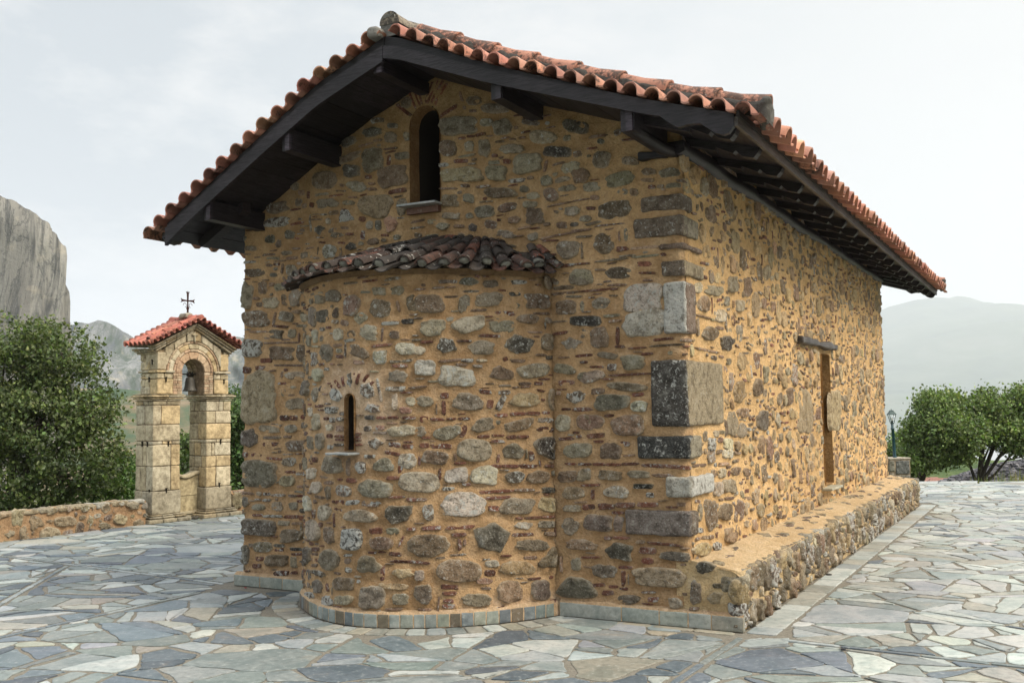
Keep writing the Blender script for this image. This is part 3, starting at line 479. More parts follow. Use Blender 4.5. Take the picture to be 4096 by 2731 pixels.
def lumps(wl, mb, rg, mat=1, hscale=1.0, tint=(1, 1, 1)):
    RR = [(1.06, -.45), (1.0, .35), (.96, .80), (.87, .97), (.62, 1.0), (.34, 1.0)]
    for c, a, b, code, hh in wl.items:
        la, lb = np.linalg.norm(a), np.linalg.norm(b); size = math.sqrt(la*lb)
        K = int(np.clip(2*math.pi*max(la, lb)/.011, 14, 44))
        x, y = outline(code[0], K, rg)
        col = np.array(PAL[code[1]]); brick = code[1] in 'rRp' and min(la, lb) < .03
        h = (hh if hh else np.clip(.009+size*.20, .009, .030)*rg.uniform(.75, 1.15))*hscale
        if brick: h = rg.uniform(.008, .016)*hscale
        rgb = col[:3]*np.exp(rg.normal(0, .20))*np.exp(rg.normal(0, .028, 3))*np.array(tint); alpha = max(0, col[3]+rg.normal(0, .15))
        rows = []; sd = int(rg.integers(1e6)); tilt = rg.normal(0, .16, 2)
        for rr, hz in RR:
            p = np.outer(x*rr, a)+np.outer(y*rr, b)+c
            off = h*hz*np.ones(K)
            if hz > .5:
                q = np.c_[p, np.full(K, sd % 97)]
                off = off+h*(fbm(q, 22, 3, sd % 53)*.42)*(1.0 if not brick else .5) + h*(tilt[0]*x+tilt[1]*y)*rr
            rows.append(wl.pos(p[:, 0], p[:, 1], off))
        v = np.concatenate(rows); cc = np.tile(np.r_[rgb, alpha], (len(v), 1)); lime = np.array([.46, .37, .25])      # lime left on the rims
        for q, kk in enumerate((.85, .70, .42, .14, 0, 0)):
            m_ = np.clip(kk*(1+.8*fbm(v[q*K:(q+1)*K], 9, 2, 3)), 0, .9)[:, None]*(.75 if not brick else .35); cc[q*K:(q+1)*K, :3] = cc[q*K:(q+1)*K, :3]*(1-m_)+lime*m_
        mb.add(v, grid_faces(len(RR), K, True), cc, mat)
        mb.F.append(np.array([np.arange(K)+(mb.n-K)])); mb.M.append(np.array([mat], dtype=np.int32))
def blur(A, r):
    A = A.astype(float)
    for ax in (0, 1):
        P = np.pad(A, [(r+1, r) if i == ax else (0, 0) for i in (0, 1)], mode='edge'); Cs = np.cumsum(P, axis=ax)
        A = (np.take(Cs, range(2*r+1, Cs.shape[ax]), axis=ax)-np.take(Cs, range(0, Cs.shape[ax]-2*r-1), axis=ax))/(2*r+1)
    return A
def mortar(wl, mb, step, topf=None, botf=None, holes=(), s0=0.0, s1=None, seed=0, amp=.006, mat=0, colf=None):
    s1 = wl.len if s1 is None else s1
    nc = int((s1-s0)/step)+2; nr = int((wl.z1-wl.z0)/step)+2
    S, T = np.meshgrid(np.linspace(s0, s1, nc), np.linspace(0, 1, nr))
    top = topf(S) if topf else wl.z1; bot = botf(S) if botf else wl.z0
    Z = bot+(top-bot)*T
    Bm = blur(wl.solid, 3); iy = np.clip(((Z-wl.z0)/wl.cell).astype(int), 0, Bm.shape[0]-1); ix = np.clip((S/wl.cell).astype(int), 0, Bm.shape[1]-1)
    near = Bm[iy, ix]; inn = wl.mask[iy, ix]
    S = S.ravel().copy(); Z = Z.ravel().copy(); near = near.ravel()
    kill = np.zeros(len(S), bool)
    for f, snap in holes:
        S2, Z2, k = snap(S, Z, step); S, Z = S2, Z2; kill |= k
    P = wl.pos(S, Z, 0.0)
    off = .016*np.clip(near*1.6, 0, 1)-.007 + amp*fbm(P, 3.2, 3, seed)+amp*.55*fbm(P, 17, 3, seed+5)
    if holes:
        for f, snap in holes: off = np.where(f(S, Z) < .012, np.minimum(off, .006), off)
    P = wl.pos(S, Z, off)
    F = grid_faces(nr, nc)
    if holes:
        cs = S[F].mean(1); cz = Z[F].mean(1); bad = np.zeros(len(F), bool)
        for f, snap in holes: bad |= f(cs, cz) < -.0005
        F = F[~bad]
    col = colf(P) if colf else np.ones((len(P), 3))
    mb.add(P, F, np.c_[col, np.zeros(len(P))], mat)
def arch_hole(c, hw, z0, zs, ztop):          # signed distance (negative inside) of an arched opening in (s,z)
    ry = ztop-zs
    def f(S, Z):
        S = np.asarray(S, float); Z = np.asarray(Z, float)
        dx = abs(S-c)-hw; lo = np.maximum(dx, z0-Z)
        k = np.hypot((S-c)/hw, np.maximum(Z-zs, 0)/max(ry, 1e-3)); up = (k-1)*min(hw, max(ry, .02))
        return np.where(Z > zs, np.maximum(up, -1), lo)
    def snap(S, Z, step):
        S = S.copy(); Z = Z.copy()
        for _ in range(3):
            d = f(S, Z); e = 1e-4; gx = (f(S+e, Z)-d)/e; gz = (f(S, Z+e)-d)/e; g2 = np.maximum(gx*gx+gz*gz, .2)
            m = abs(d) < step*.62; S[m] -= (d*gx/g2)[m]; Z[m] -= (d*gz/g2)[m]
        return S, Z, np.zeros(len(S), bool)
    return f, snap
def arch_outline(c, hw, z0, zs, ztop, n=10):
    pts = [(c-hw, z0+(zs-z0)*i/6) for i in range(7)]
    pts += [(c-hw*math.cos(math.pi*i/n), zs+(ztop-zs)*math.sin(math.pi*i/n)) for i in range(1, n)]
    pts += [(c+hw, zs-(zs-z0)*i/6) for i in range(7)]
    return np.array(pts)
def reveal(wl, mb, c, hw, z0, zs, ztop, depth, inner=.9, mat=0, matd=2, deep=.3, seed=0):
    o = arch_outline(c, hw, z0, zs, ztop); cen = np.array([c, (z0+ztop)/2]); rows = []
    D_ = np.linspace(.012, -depth, 8)
    for k, d in enumerate(D_):
        fr = k/7; sc = np.array([1-(1-inner)*fr, 1-(1-inner)*fr*.25]); p = cen+(o-cen)*sc
        v = wl.pos(np.full(len(p), c), p[:, 1], d); t = wl.pos(c+.01, 0, 0)-wl.pos(c-.01, 0, 0); t = t/np.linalg.norm(t)
        v = v+np.outer(p[:, 0]-c, t); v = v+(fbm(v, 14, 3, seed)*.006*min(1, fr*5))[:, None]*t; rows.append(v)
    K = len(o); mb.add(np.concatenate(rows), grid_faces(8, K), (.60,.54,.46,0), mat)  # brown recess plaster, with the recess shade painted into its colour
    # sill strip inside and a shallow near-black box painting the unlit room beyond
    a, b = [r[0] for r in rows], [r[-1] for r in rows]
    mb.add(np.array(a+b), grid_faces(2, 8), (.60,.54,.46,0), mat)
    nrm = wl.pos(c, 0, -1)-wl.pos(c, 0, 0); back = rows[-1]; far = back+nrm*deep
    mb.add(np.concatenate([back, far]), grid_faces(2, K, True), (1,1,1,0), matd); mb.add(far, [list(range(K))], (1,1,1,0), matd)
def fill(wl, n, sizes, codes, rg, top=None, zmin=None, srange=None, ratio=(.45, .9), margin=.012, tilt=9, zones=None):
    done = 0
    s0, s1 = srange or (0, wl.len); zmin = wl.z0 if zmin is None else zmin
    for _ in range(n):
        s = rg.uniform(s0, s1); z = rg.uniform(zmin, wl.z1)
        if top is not None and z > top(s)-.05: continue
        w = rg.uniform(*sizes)/2; h = w*rg.uniform(*ratio); r = math.radians(rg.normal(0, tilt))
        if rg.random() < .12: w, h = h, w
        c = codes[rg.integers(len(codes))]
        if wl.put(np.array([s, z]), w*np.array([math.cos(r), math.sin(r)]), h*np.array([-math.sin(r), math.cos(r)]), c, margin=margin): done += 1
    return done
# ---------------------------------------------------------------- chapel
CH = empty('chapel', tuple(O), -TH)
tag(CH, 'small rubble stone chapel with rounded apse, ochre mortar and red tiled gable roof', 'chapel')
RG = np.random.default_rng(5)
SU = np.array([-5.6, -5.2, -4.73, -4.0, -3.4, -2.66, -1.68, -.41, .27, .6]); SZ = np.array([3.09, 3.32, 3.585, 4.0, 4.33, 4.61, 4.215, 3.775, 3.585, 3.50])
def SF(u): return np.interp(u, SU, SZ)            # underside of the roof boards
TU = np.array([-5.6, -2.66, .3, .6]); TZ = np.array([.125, .165, .055, .045])
def TB(u): return SF(u)+np.interp(u, TU, TZ)      # bed of the tiles
def arc(c, r, a0, a1, n=5):
    t = np.radians(np.linspace(a0, a1, n)); return [(c[0]+r*math.cos(x), c[1]+r*math.sin(x)) for x in t]
# plans (u, w)
facade = Wall([(-4.945, 1.3)]+arc((-4.885, .10), .06, 180, 270)+[(-2.7, .04)]+arc((-.47, .10), .06, 270, 360)+[(-.41, .22)], 0, 4.75)
SL = facade.S[5]-0.0; 
def su(u): return facade.S[5]+(u+4.885)
longw = Wall([(-.41, .13), (-.41, 5.0)]+arc((-.47, 9.84), .06, 0, 90)+[(-1.4, 9.90)], .40, 3.78)
ctrl = np.array([(-3.97, .10), (-3.96, -.08), (-3.92, -.28), (-3.80, -.47), (-3.57, -.68), (-3.31, -.86), (-3.05, -.985), (-2.77, -1.035), (-2.48, -.975), (-2.21, -.845), (-2.02, -.705), (-1.874, -.57), (-1.76, -.43), (-1.655, -.28), (-1.57, -.125), (-1.505, .02)])
def smooth_path(P, n=90, it=3):
    d = np.r_[0, np.cumsum(np.linalg.norm(np.diff(P, axis=0), axis=1))]; t = np.linspace(0, d[-1], n)
    Q = np.stack([np.interp(t, d, P[:, 0]), np.interp(t, d, P[:, 1])], 1)
    for _ in range(it*6): Q[1:-1] = (Q[:-2]+2*Q[1:-1]+Q[2:])/4
    return Q
plinth_path = smooth_path(ctrl)
_t = np.gradient(plinth_path, axis=0); _n = np.stack([_t[:, 1], -_t[:, 0]], 1); _n /= np.linalg.norm(_n, axis=1, keepdims=True)
apse = Wall(plinth_path-_n*.045, .0, 2.78, smooth_n=3)
bench = Wall([(-.52, .036), (-.2, .036)]+arc((-.075, .091), .055, 270, 360)+[(-.02, 5.0)]+arc((-.075, 10.23), .055, 0, 90)+[(-.41, 10.285)], 0, .43)
def hitplane_u(px, py): d = lray(px, py); t = (-.41-CL[0])/d[0]; return CL+d*t
# openings
wA = apse.hit(1400, 1700); sA = wA[0]
H_apse = arch_hole(sA, .052, 1.345, 1.74, 1.80)
H_gab = arch_hole(su(-2.77), .160, 3.47, 4.20, 4.37)
H_side = arch_hole(5.27-.13, .235, .70, 2.26, 2.275)
apse.holes = [H_apse[0]]; facade.holes = [H_gab[0]]; longw.holes = [H_side[0]]
# hidden part of the gable wall behind the apse
facade.block(su(-3.9), su(-1.55), 0, 2.86); facade.block(su(-3.12), su(-2.38), 4.24, 4.66)
apse.block(sA-.06, sA+.06, 1.33, 1.82); apse.block(sA-.17, sA+.17, 1.76, 2.0); facade.block(su(-2.94), su(-2.60), 3.40, 4.38); longw.block(5.0-.13, 5.56-.13, .60, 2.40)
trace([(apse, lambda c: c[1] < 2.70), (bench, lambda c: 0.10 < c[0] < .51 and c[1] < .45), (facade, lambda c: True)], TRACED)
trace([(longw, lambda c: c[0] > 0)], SIDE_TRACED)
# corner blocks spanning both walls
CORNER = [((2300,1100,2.24), 800, 1000, 55, 520, 1050, 'W', 'p', .030), ((2300,1100,2.24), 685, 1013, 755, 1355, 1352, 'K', 'T', .022),
 ((2300,1100,2.24), 565, 1020, 1442, 1645, 1110, 'k', 'G', .028), ((2300,1800,2.24), 825, 1030, 240, 422, 1205, 'w', 'W', .04),
 ((2300,1800,2.24), 458, 1030, 550, 775, 1078, 'q', 'n', .026), ((2200,500,1.28), 465, 668, 348, 428, 716, 'n', 'n', .014),
 ((2200,500,1.28), 430, 684, 457, 560, 750, 'n', 'G', .018), ((2200,500,1.28), 570, 676, 688, 768, 772, 'n', 'T', .020), ((2200,500,1.28), 560, 690, 600, 628, 765, 'p', 'p', .022)]
cb = MB()
for (ox, oy, sc), x0, x1, y0, y1, xs, cf, cs, pr in CORNER:
    f = lambda x, y: (ox+x/sc, oy+y/sc)
    a = facade.hit(*f(x0, (y0+y1)/2)); ua = a[0]-su(0); 
    d = lray(*f(x1, y0)); t = (.04-CL[1])/d[1]; zt = (CL+d*t)[2]; d = lray(*f(x1, y1)); t = (.04-CL[1])/d[1]; zb = (CL+d*t)[2]
    wb = max(hitplane_u(*f(xs, (y0+y1)/2))[1], .16); wb = min(wb, .95)
    h = zt-zb; zc = (zt+zb)/2; sd = int(abs(zc)*1000)
    c1 = np.array(PAL[cf]); c2 = np.array(PAL[cs])
    rbox(cb, ((ua-.41+pr)/2, .04-pr+.06, zc), (-.41+pr-ua, .12, h), .022, 26, .006, 11, col=c1, seed=sd, mat=0)
    rbox(cb, (-.41+pr-.06+.004, (.04-pr+.012+wb)/2, zc), (.12, wb-.04+pr-.012, h-.006), .022, 26, .006, 11, col=c2, seed=sd+3, mat=0)
    facade.block(su(ua)-.01, su(-.41)+.2, zb-.015, zt+.015); longw.block(0, max(wb-.13+.01, .02), zb-.015, zt+.015)
GC = ['eg', 'en', 'ed', 'ep', 'bg', 'ew', 'eo', 'en', 'hg', 'hn', 'eg']; BC = ['br', 'bp', 'bp', 'bs', 'br', 'bn', 'bg']
ftop = lambda s: float(SF(facade.pos(s, 0)[0]))-.02
fill(facade, 500, (.10, .19), GC, RG, ftop, .10, (0, .75)); fill(facade, 500, (.06, .11), GC, RG, ftop, .10, (.0, facade.len), margin=.016)
fill(facade, 2600, (.06, .20), BC, RG, ftop, .10, (.0, facade.len), ratio=(.10, .2), margin=.010, tilt=3)
fill(facade, 900, (.035, .06), GC+BC, RG, ftop, .10, (.0, facade.len), ratio=(.4, .8), margin=.010)
fill(apse, 60, (.07, .12), GC, RG, None, .10, margin=.02); fill(apse, 1200, (.05, .15), BC, RG, None, .10, ratio=(.12, .24), margin=.011, tilt=3)
fill(apse, 250, (.03, .05), GC+BC, RG, None, .10, margin=.014)
GS = ['eg', 'en', 'ep', 'eT', 'et', 'eT', 'hg', 'hT', 'eT', 'eG', 'eT']
fill(longw, 260, (.17, .26), GS, RG, None, .44, ratio=(.55, 1.1), margin=.018, tilt=12); fill(longw, 900, (.12, .19), GS, RG, None, .44, ratio=(.5, 1.1), margin=.016, tilt=14)
fill(longw, 1500, (.08, .13), GS, RG, None, .44, ratio=(.5, 1.1), margin=.014, tilt=14)
fill(longw, 3500, (.08, .15), BC+['bp'], RG, None, .44, ratio=(.16, .3), margin=.011, tilt=5); fill(longw, 2200, (.035, .07), GS+BC, RG, None, .44, margin=.010)
GB = ['eg', 'en', 'ed', 'eT', 'ew', 'eo', 'hg', 'ep', 'es']
for _ in range(500):
    s = RG.uniform(.44, bench.len); z = RG.uniform(.05, .36); w = RG.uniform(.05, .085); h = RG.uniform(.07, .12)
    bench.put(np.array([s, z]), np.array([w, RG.normal(0, .01)]), np.array([RG.normal(0, .012), h]), GB[RG.integers(len(GB))], margin=.010, h=.03)
for _ in range(1500):
    s = RG.uniform(.44, bench.len); z = RG.uniform(.03, .39); w = RG.uniform(.02, .045); h = w*RG.uniform(.5, 1.6)
    bench.put(np.array([s, z]), np.array([w, 0]), np.array([0, h]), GB[RG.integers(len(GB))], margin=.008, h=.022)
def tintf(P):
    z = P[:, 2]; n = fbm(P, 1.1, 3, 9); c = np.ones((len(P), 3))
    k = np.clip(1-(z-.10)/.13, 0, 1)[:, None]*np.clip(.8+n, 0, 1)[:, None]          # paler new mortar above the plinth
    c = c*(1-k*.55)+np.array([1.35, 1.55, 2.1])*k*.55
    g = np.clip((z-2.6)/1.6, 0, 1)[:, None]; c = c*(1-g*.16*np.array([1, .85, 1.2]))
    d = np.hypot(P[:, 0]+2.83, P[:, 2]-1.66)                                        # pinkish repair round the slit window
    k = (np.clip(1-(d-.30)/.2, 0, 1)*(P[:, 1] < -.3))[:, None]*.75; c = c*(1-k)+np.array([1.30, 1.50, 1.95])*k
    return c*(1+.11*n[:, None]+.05*fbm(P, 4.5, 3, 77)[:, None])
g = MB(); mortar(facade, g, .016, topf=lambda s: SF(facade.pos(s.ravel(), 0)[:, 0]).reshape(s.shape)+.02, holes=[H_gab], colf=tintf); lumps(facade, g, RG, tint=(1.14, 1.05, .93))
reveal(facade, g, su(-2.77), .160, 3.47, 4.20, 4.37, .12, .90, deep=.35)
# rest of the envelope, seen only from other sides
gw = g.build('gable_wall', [M_MORT, M_STONE, M_DARK], CH)
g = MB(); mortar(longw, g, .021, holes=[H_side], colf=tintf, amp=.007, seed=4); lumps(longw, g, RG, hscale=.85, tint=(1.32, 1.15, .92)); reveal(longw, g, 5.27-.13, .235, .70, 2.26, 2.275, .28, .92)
lw = g.build('long_wall', [M_MORT2, M_STONE, M_DARK], CH)
rear = Wall([(-1.3, 9.9), (-4.945, 9.9), (-4.945, 1.25)], 0, 4.75)
fill(rear, 1200, (.12, .22), GC, RG, lambda s: min(float(SF(rear.pos(s, 0)[0])), 4.6)-.05, .1, margin=.03)
g = MB(); mortar(rear, g, .05, topf=lambda s: SF(rear.pos(s.ravel(), 0)[:, 0]).reshape(s.shape)+.01, amp=.01); lumps(rear, g, RG); g.build('rear_wall', [M_MORT, M_STONE], CH)
cb.build('cornerstones', [M_STONE], CH)
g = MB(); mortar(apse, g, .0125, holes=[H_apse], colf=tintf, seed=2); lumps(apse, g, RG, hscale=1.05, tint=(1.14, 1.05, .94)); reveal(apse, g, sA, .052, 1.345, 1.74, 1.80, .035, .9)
ap = g.build('apse', [M_MORT, M_STONE, M_DARK], CH)
# sills and lintel
g = MB()
p0, p1 = facade.pos(su(-2.96), 3.45, 0), facade.pos(su(-2.585), 3.462, 0)
box(g, (-2.775, -.01, 3.462), (.39, .22, .018), rotz(.03), (.34, .34, .33, .2)); box(g, (-2.775, .015, 3.425), (.33, .05, .055), None, (.16, .075, .05, .2))
g.build('window_sill', [M_SLAB], gw, smooth=False)
g = MB(); c = apse.pos(sA-.03, 1.325, .05); a = apse.pos(sA+.1, 0, 0)-apse.pos(sA-.1, 0, 0); 
rbox(g, c, (.24, .15, .016), .004, 8, .004, 20, rot=rotz(math.atan2(a[1], a[0])), col=(.30, .31, .30, .2)); g.build('window_sill', [M_SLAB], ap)
g = MB(); rbox(g, (-.38, 5.12, .665), (.20, .62, .028), .008, 12, .006, 9, col=(.40, .36, .26, .2)); g.build('window_sill', [M_SLAB], lw)
g = MB(); rbox(g, (-.40, 4.74, 2.372), (.14, 1.95, .075), .02, 26, .02, 4, col=(1, 1, 1, 0)); g.build('lintel', [M_WOODG], lw)
g = MB(); rbox(g, (-.62, .04, 3.63), (.24, .09, .065), .012, 10, .012, 9, rot=None, col=(.5, .5, .5, 0)); g.build('embedded_timber', [M_WOOD], gw)
# bench along the wall
g = MB(); mortar(bench, g, .02, topf=lambda s: np.where(s < .50, .497-.07*np.clip(s-.11, 0, 1)/.41, .43), s0=.0, seed=6, amp=.005, colf=lambda P: np.tile((.86, .98, 1.15), (len(P), 1))); lumps(bench, g, RG, hscale=1.25, tint=(1.12, 1.0, .84))
nu, nw = 24, 420
UU, WW = np.meshgrid(np.linspace(-.43, -.016, nu), np.linspace(.035, 10.28, nw)); x = (UU+.43)/.414
P = np.stack([UU.ravel(), WW.ravel(), (.495-.07*x-.045*np.clip((x-.86)/.14, 0, 1)**2).ravel()], 1)
P[:, 2] += .006*fbm(P, 4, 3, 3)+.003*fbm(P, 22, 2, 8); P[:, 0] += np.where(x.ravel() > .95, .010*fbm(P, 7, 2, 1), 0)
P[:, 2] -= np.where(WW.ravel() < .06, .012, 0); 
g.add(P, grid_faces(nw, nu), np.tile((.92, 1.03, 1.25, 0), (len(P), 1)), 0)
w_ = .16
while w_ < 10.2:                                       # edge stones and flat stones set in the top
    L = RG.uniform(.14, .34); k = ['g', 'T', 'w', 'G', 'n', 'p', 'g', 'T'][RG.integers(8)]; c = np.array(PAL[k]); dp = RG.uniform(.10, .18)
    c[:3] *= RG.uniform(.85, 1.2)
    rbox(g, (-.015-dp/2+RG.normal(.003, .004), w_+L/2, .387+RG.normal(0, .004)), (dp, L*.93, RG.uniform(.07, .10)), .028, 9, .012, 9, rot=rotz(RG.normal(0, .06)), col=c, seed=int(w_*100), mat=1); w_ += L
for _ in range(45):
    u0 = RG.uniform(-.38, -.2); w0 = RG.uniform(.15, 10.1); k = ['n', 'T', 'G', 'p', 'T'][RG.integers(5)]; x0 = (u0+.43)/.414
    rbox(g, (u0, w0, .495-.07*x0-.014), (RG.uniform(.05, .12), RG.uniform(.08, .2), .035), .014, 6, .012, 12, rot=rotz(RG.normal(0, .3)), col=np.array(PAL[k]), seed=int(w0*77), mat=1)
for px, z_, sz, k in (((-.085, .10), .335, (.19, .16, .13), 'G'), ((-.06, .10), .14, (.13, .15, .15), 's')):
    rbox(g, (px[0], px[1], z_), sz, .04, 12, .02, 8, col=np.array(PAL[k]), seed=int(z_*500), mat=1)
g.build('stone_bench', [M_MORT2, M_STONE], CH)
# slate plinth: straight runs and the small slabs round the apse
g = MB(); PC = [(.23, .25, .22), (.28, .295, .25), (.20, .22, .20), (.33, .34, .30), (.13, .155, .165), (.25, .235, .19)]
def pl_slab(a, b, n_, h, k):
    a = np.r_[a, 0]; b = np.r_[b, 0]; m = (a+b)/2; L = np.linalg.norm(b-a); nn = np.r_[n_, 0]
    c = m-nn*.03+np.array([0, 0, h/2]); ang = math.atan2(b[1]-a[1], b[0]-a[0]); col = np.array(k)*RG.uniform(.85, 1.15)
    rbox(g, c, (L-.008, .055, h), .004, 5, .0025, 14, rot=rotz(ang), col=np.r_[col, .1], seed=int(L*1e4) % 97)
u = -5.0
for L, k in ((.33, 0), (.28, 1), (.34, 1), (.42, 4)): pl_slab((u, 0), (min(u+L, -3.9), 0), (0, -1), .100, PC[k]); u += L
for u0, u1, k in ((-1.50, -.965, 3), (-.965, -.655, 0), (-.655, -.425, 1), (-.425, -.245, 3), (-.245, 0, 5)): pl_slab((u0, 0), (u1, 0), (0, -1), .107, PC[k])
pth = plinth_path; ps = np.r_[0, np.cumsum(np.linalg.norm(np.diff(pth, axis=0), axis=1))]; s_ = 0.02; q = 0
while s_ < ps[-1]-.05:
    L = min(RG.uniform(.085, .115), ps[-1]-s_); a = [np.interp(s_, ps, pth[:, i]) for i in (0, 1)]; b = [np.interp(s_+L, ps, pth[:, i]) for i in (0, 1)]
    t = np.array(b)-a; n_ = np.array([t[1], -t[0]])/np.linalg.norm(t); k = [(.22,.235,.20), (.25,.26,.21), (.14,.11,.075), (.22,.23,.18), (.14,.16,.165), (.26,.275,.25), (.19,.15,.10), (.18,.205,.19), (.12,.135,.145)][int(RG.integers(9))]
    pl_slab(a, b, n_, .100, k); s_ += L; q += 1
# bedding mortar behind and over the slabs
for path, h in ((np.array([(-5.0, .006), (-3.9, .006)]), .100), (pth-_n*.006, .100), (np.array([(-1.5, .006), (-.004, .006)]), .107)):
    tt = np.gradient(path, axis=0); nn = np.stack([tt[:, 1], -tt[:, 0]], 1); nn /= np.linalg.norm(nn, axis=1, keepdims=True)
    pr = [(0, 0), (0, h-.004), (-.012, h+.010), (-.045, h+.028)]
    rows = [np.c_[path+nn*o, np.full(len(path), z)] for o, z in pr]; v = np.concatenate(rows)
    g.add(v, grid_faces(4, len(path)), (1.1, 1.2, 1.4, 0), 1)
g.build('plinth', [M_SLAB, M_MORT], CH)

# ---------------------------------------------------------------- roof
def tile(mb, o, A, L, Nn, p, ln, hgt, col, al, rg, taper=.0, flip=1):
    # one S-shaped clay tile: o = middle of its exposed end, A = axis toward that end
    x = np.array([-.50, -.46, -.40, -.32, -.22, -.10, .02, .12, .20, .27, .34, .42, .50, .60])*p
    xc, rw = -.12*p, .34*p; zr = hgt*np.sqrt(np.clip(1-((x-xc)/rw)**2, 0, 1)); pan = -.05*p*np.cos(np.clip((x/p-.36)/.24, -1, 1)*math.pi/2)
    z = np.where(abs(x-xc) < rw, np.maximum(zr, 0), np.where(x > xc, pan, .0)); th = .013
    rows = []
    for t, dz in ((0, 0), (.012, .003), (ln*.5, .0), (ln, -.012)):
        for zz in (z+th, z):
            k = 1-taper*t/ln
            rows.append(o-np.outer(np.full(len(x), t), A)+np.outer(x*k, L)+np.outer(zz+dz, Nn))
    R = rows; n = len(x); v = np.concatenate(R); F = []
    def q(r1, r2): i = np.arange(n-1); return np.stack([r1*n+i, r1*n+i+1, r2*n+i+1, r2*n+i], 1)
    F = np.concatenate([q(0, 2), q(2, 4), q(4, 6), q(3, 1), q(5, 3), q(7, 5), q(1, 0)])
    c = np.array(col)*math.exp(rg.normal(0, .20))*np.exp(rg.normal(0, .05, 3)); mb.add(v, F, np.r_[c, al+rg.normal(0, .12)])
TC = (.40, .195, .135)
HAZE = .0002
RF = MB(); rg = np.random.default_rng(3)
def slope_path(u0, u1, step, fn=TB):
    us = np.linspace(u0, u1, 400); zs = fn(us); d = np.r_[0, np.cumsum(np.hypot(np.diff(us), np.diff(zs)))]
    n = int(round(d[-1]/step)); t = np.linspace(0, d[-1], n+1); uu = np.interp(t, d, us); return uu, fn(uu), d[-1]/n
def rowtiles(u0, u1, wend, adir, pitch, al):
    uu, zz, st = slope_path(u0, u1, pitch)
    for i in range(len(uu)-1):
        L = np.array([uu[i+1]-uu[i], 0, zz[i+1]-zz[i]]); L /= np.linalg.norm(L); Nn = np.cross(L, (0, 1, 0)); Nn = Nn*(1 if Nn[2] > 0 else -1)
        m = np.array([(uu[i]+uu[i+1])/2, wend*1.0, (zz[i]+zz[i+1])/2])+Nn*(rg.normal(.004, .003)); a = np.array([rg.normal(0, .02), adir, rg.normal(-.02, .012)])
        tile(RF, m+np.array([0, rg.normal(0, .010), 0]), a, L, Nn, st*1.02, .44, .066, TC, al, rg)
rowtiles(-2.60, .40, -.755, -1, .168, .22); rowtiles(-5.44, -2.70, -.755, -1, .186, .12)
rowtiles(-2.60, .40, 11.85, 1, .17, .3); rowtiles(-5.44, -2.70, 11.85, 1, .18, .3)
def field(u_top, u_eave, sgn, pitch, al):
    ul = np.linspace(u_top, u_eave, 300); zl = TB(ul); d = np.r_[0, np.cumsum(np.hypot(np.diff(ul), np.diff(zl)))]; ex = .31; nc = int(11.9/pitch)
    k = 0; t = d[-1]
    while t > .25:
        u1 = np.interp(t, d, ul); u0 = np.interp(max(t-.38, 0), d, ul); z1, z0 = np.interp(t, d, zl), np.interp(max(t-.38, 0), d, zl)
        A = np.array([u1-u0, 0, z1-z0]); A /= np.linalg.norm(A); Nn = np.array([-A[2], 0, A[0]])*sgn; L = np.array([0, 1., 0])
        for i in range(nc):
            w0 = -.30+(i+.5)*pitch
            tile(RF, np.array([u1, w0, z1])+Nn*(.006+rg.normal(0, .004))+A*rg.normal(0, .008), A+L*rg.normal(0, .012), L, Nn, pitch*1.02, .40, .088, TC, al if k else al*.5, rg)
        t -= ex; k += 1
field(-2.62, .415, 1, .238, .35); field(-2.70, -5.44, -1, .238, .5)
roof = RF.build('roof', [M_TILE], CH, smooth=True, sharp=50)
def halfround(mb, pts, r, cols, al, up, seg=12, joint=.40, rg=rg):
    pts = np.asarray(pts, float); d = np.r_[0, np.cumsum(np.linalg.norm(np.diff(pts, axis=0), axis=1))]; n = int(round(d[-1]/joint)); L = d[-1]/n
    for i in range(n):
        a0, a1 = i*L-.03, (i+1)*L+.02; P0, P1 = [np.array([np.interp(t, d, pts[:, k]) for k in range(3)]) for t in (max(a0, 0), min(a1, d[-1]))]
        T = P1-P0; T /= np.linalg.norm(T); S = np.cross(T, up); S /= np.linalg.norm(S); Q = np.cross(S, T); th = np.linspace(-.12, math.pi+.12, seg)
        rows = []
        for t, rr in ((0, r*1.0), (.06, r*.97), (.5, r*.93), (.93, r*1.22), (1.0, r*1.28), (1.0, r*1.0), (.93, r*.9)):
            c = P0+(P1-P0)*t; rows.append(c+np.outer(np.cos(th)*rr, S)+np.outer(np.sin(th)*rr, Q))
        c = np.array(cols)*math.exp(rg.normal(0, .1)); mb.add(np.concatenate(rows), grid_faces(len(rows), seg), np.r_[c, al+rg.normal(0, .1)])
        mb.poly(rows[0][::-1], np.r_[c, al])
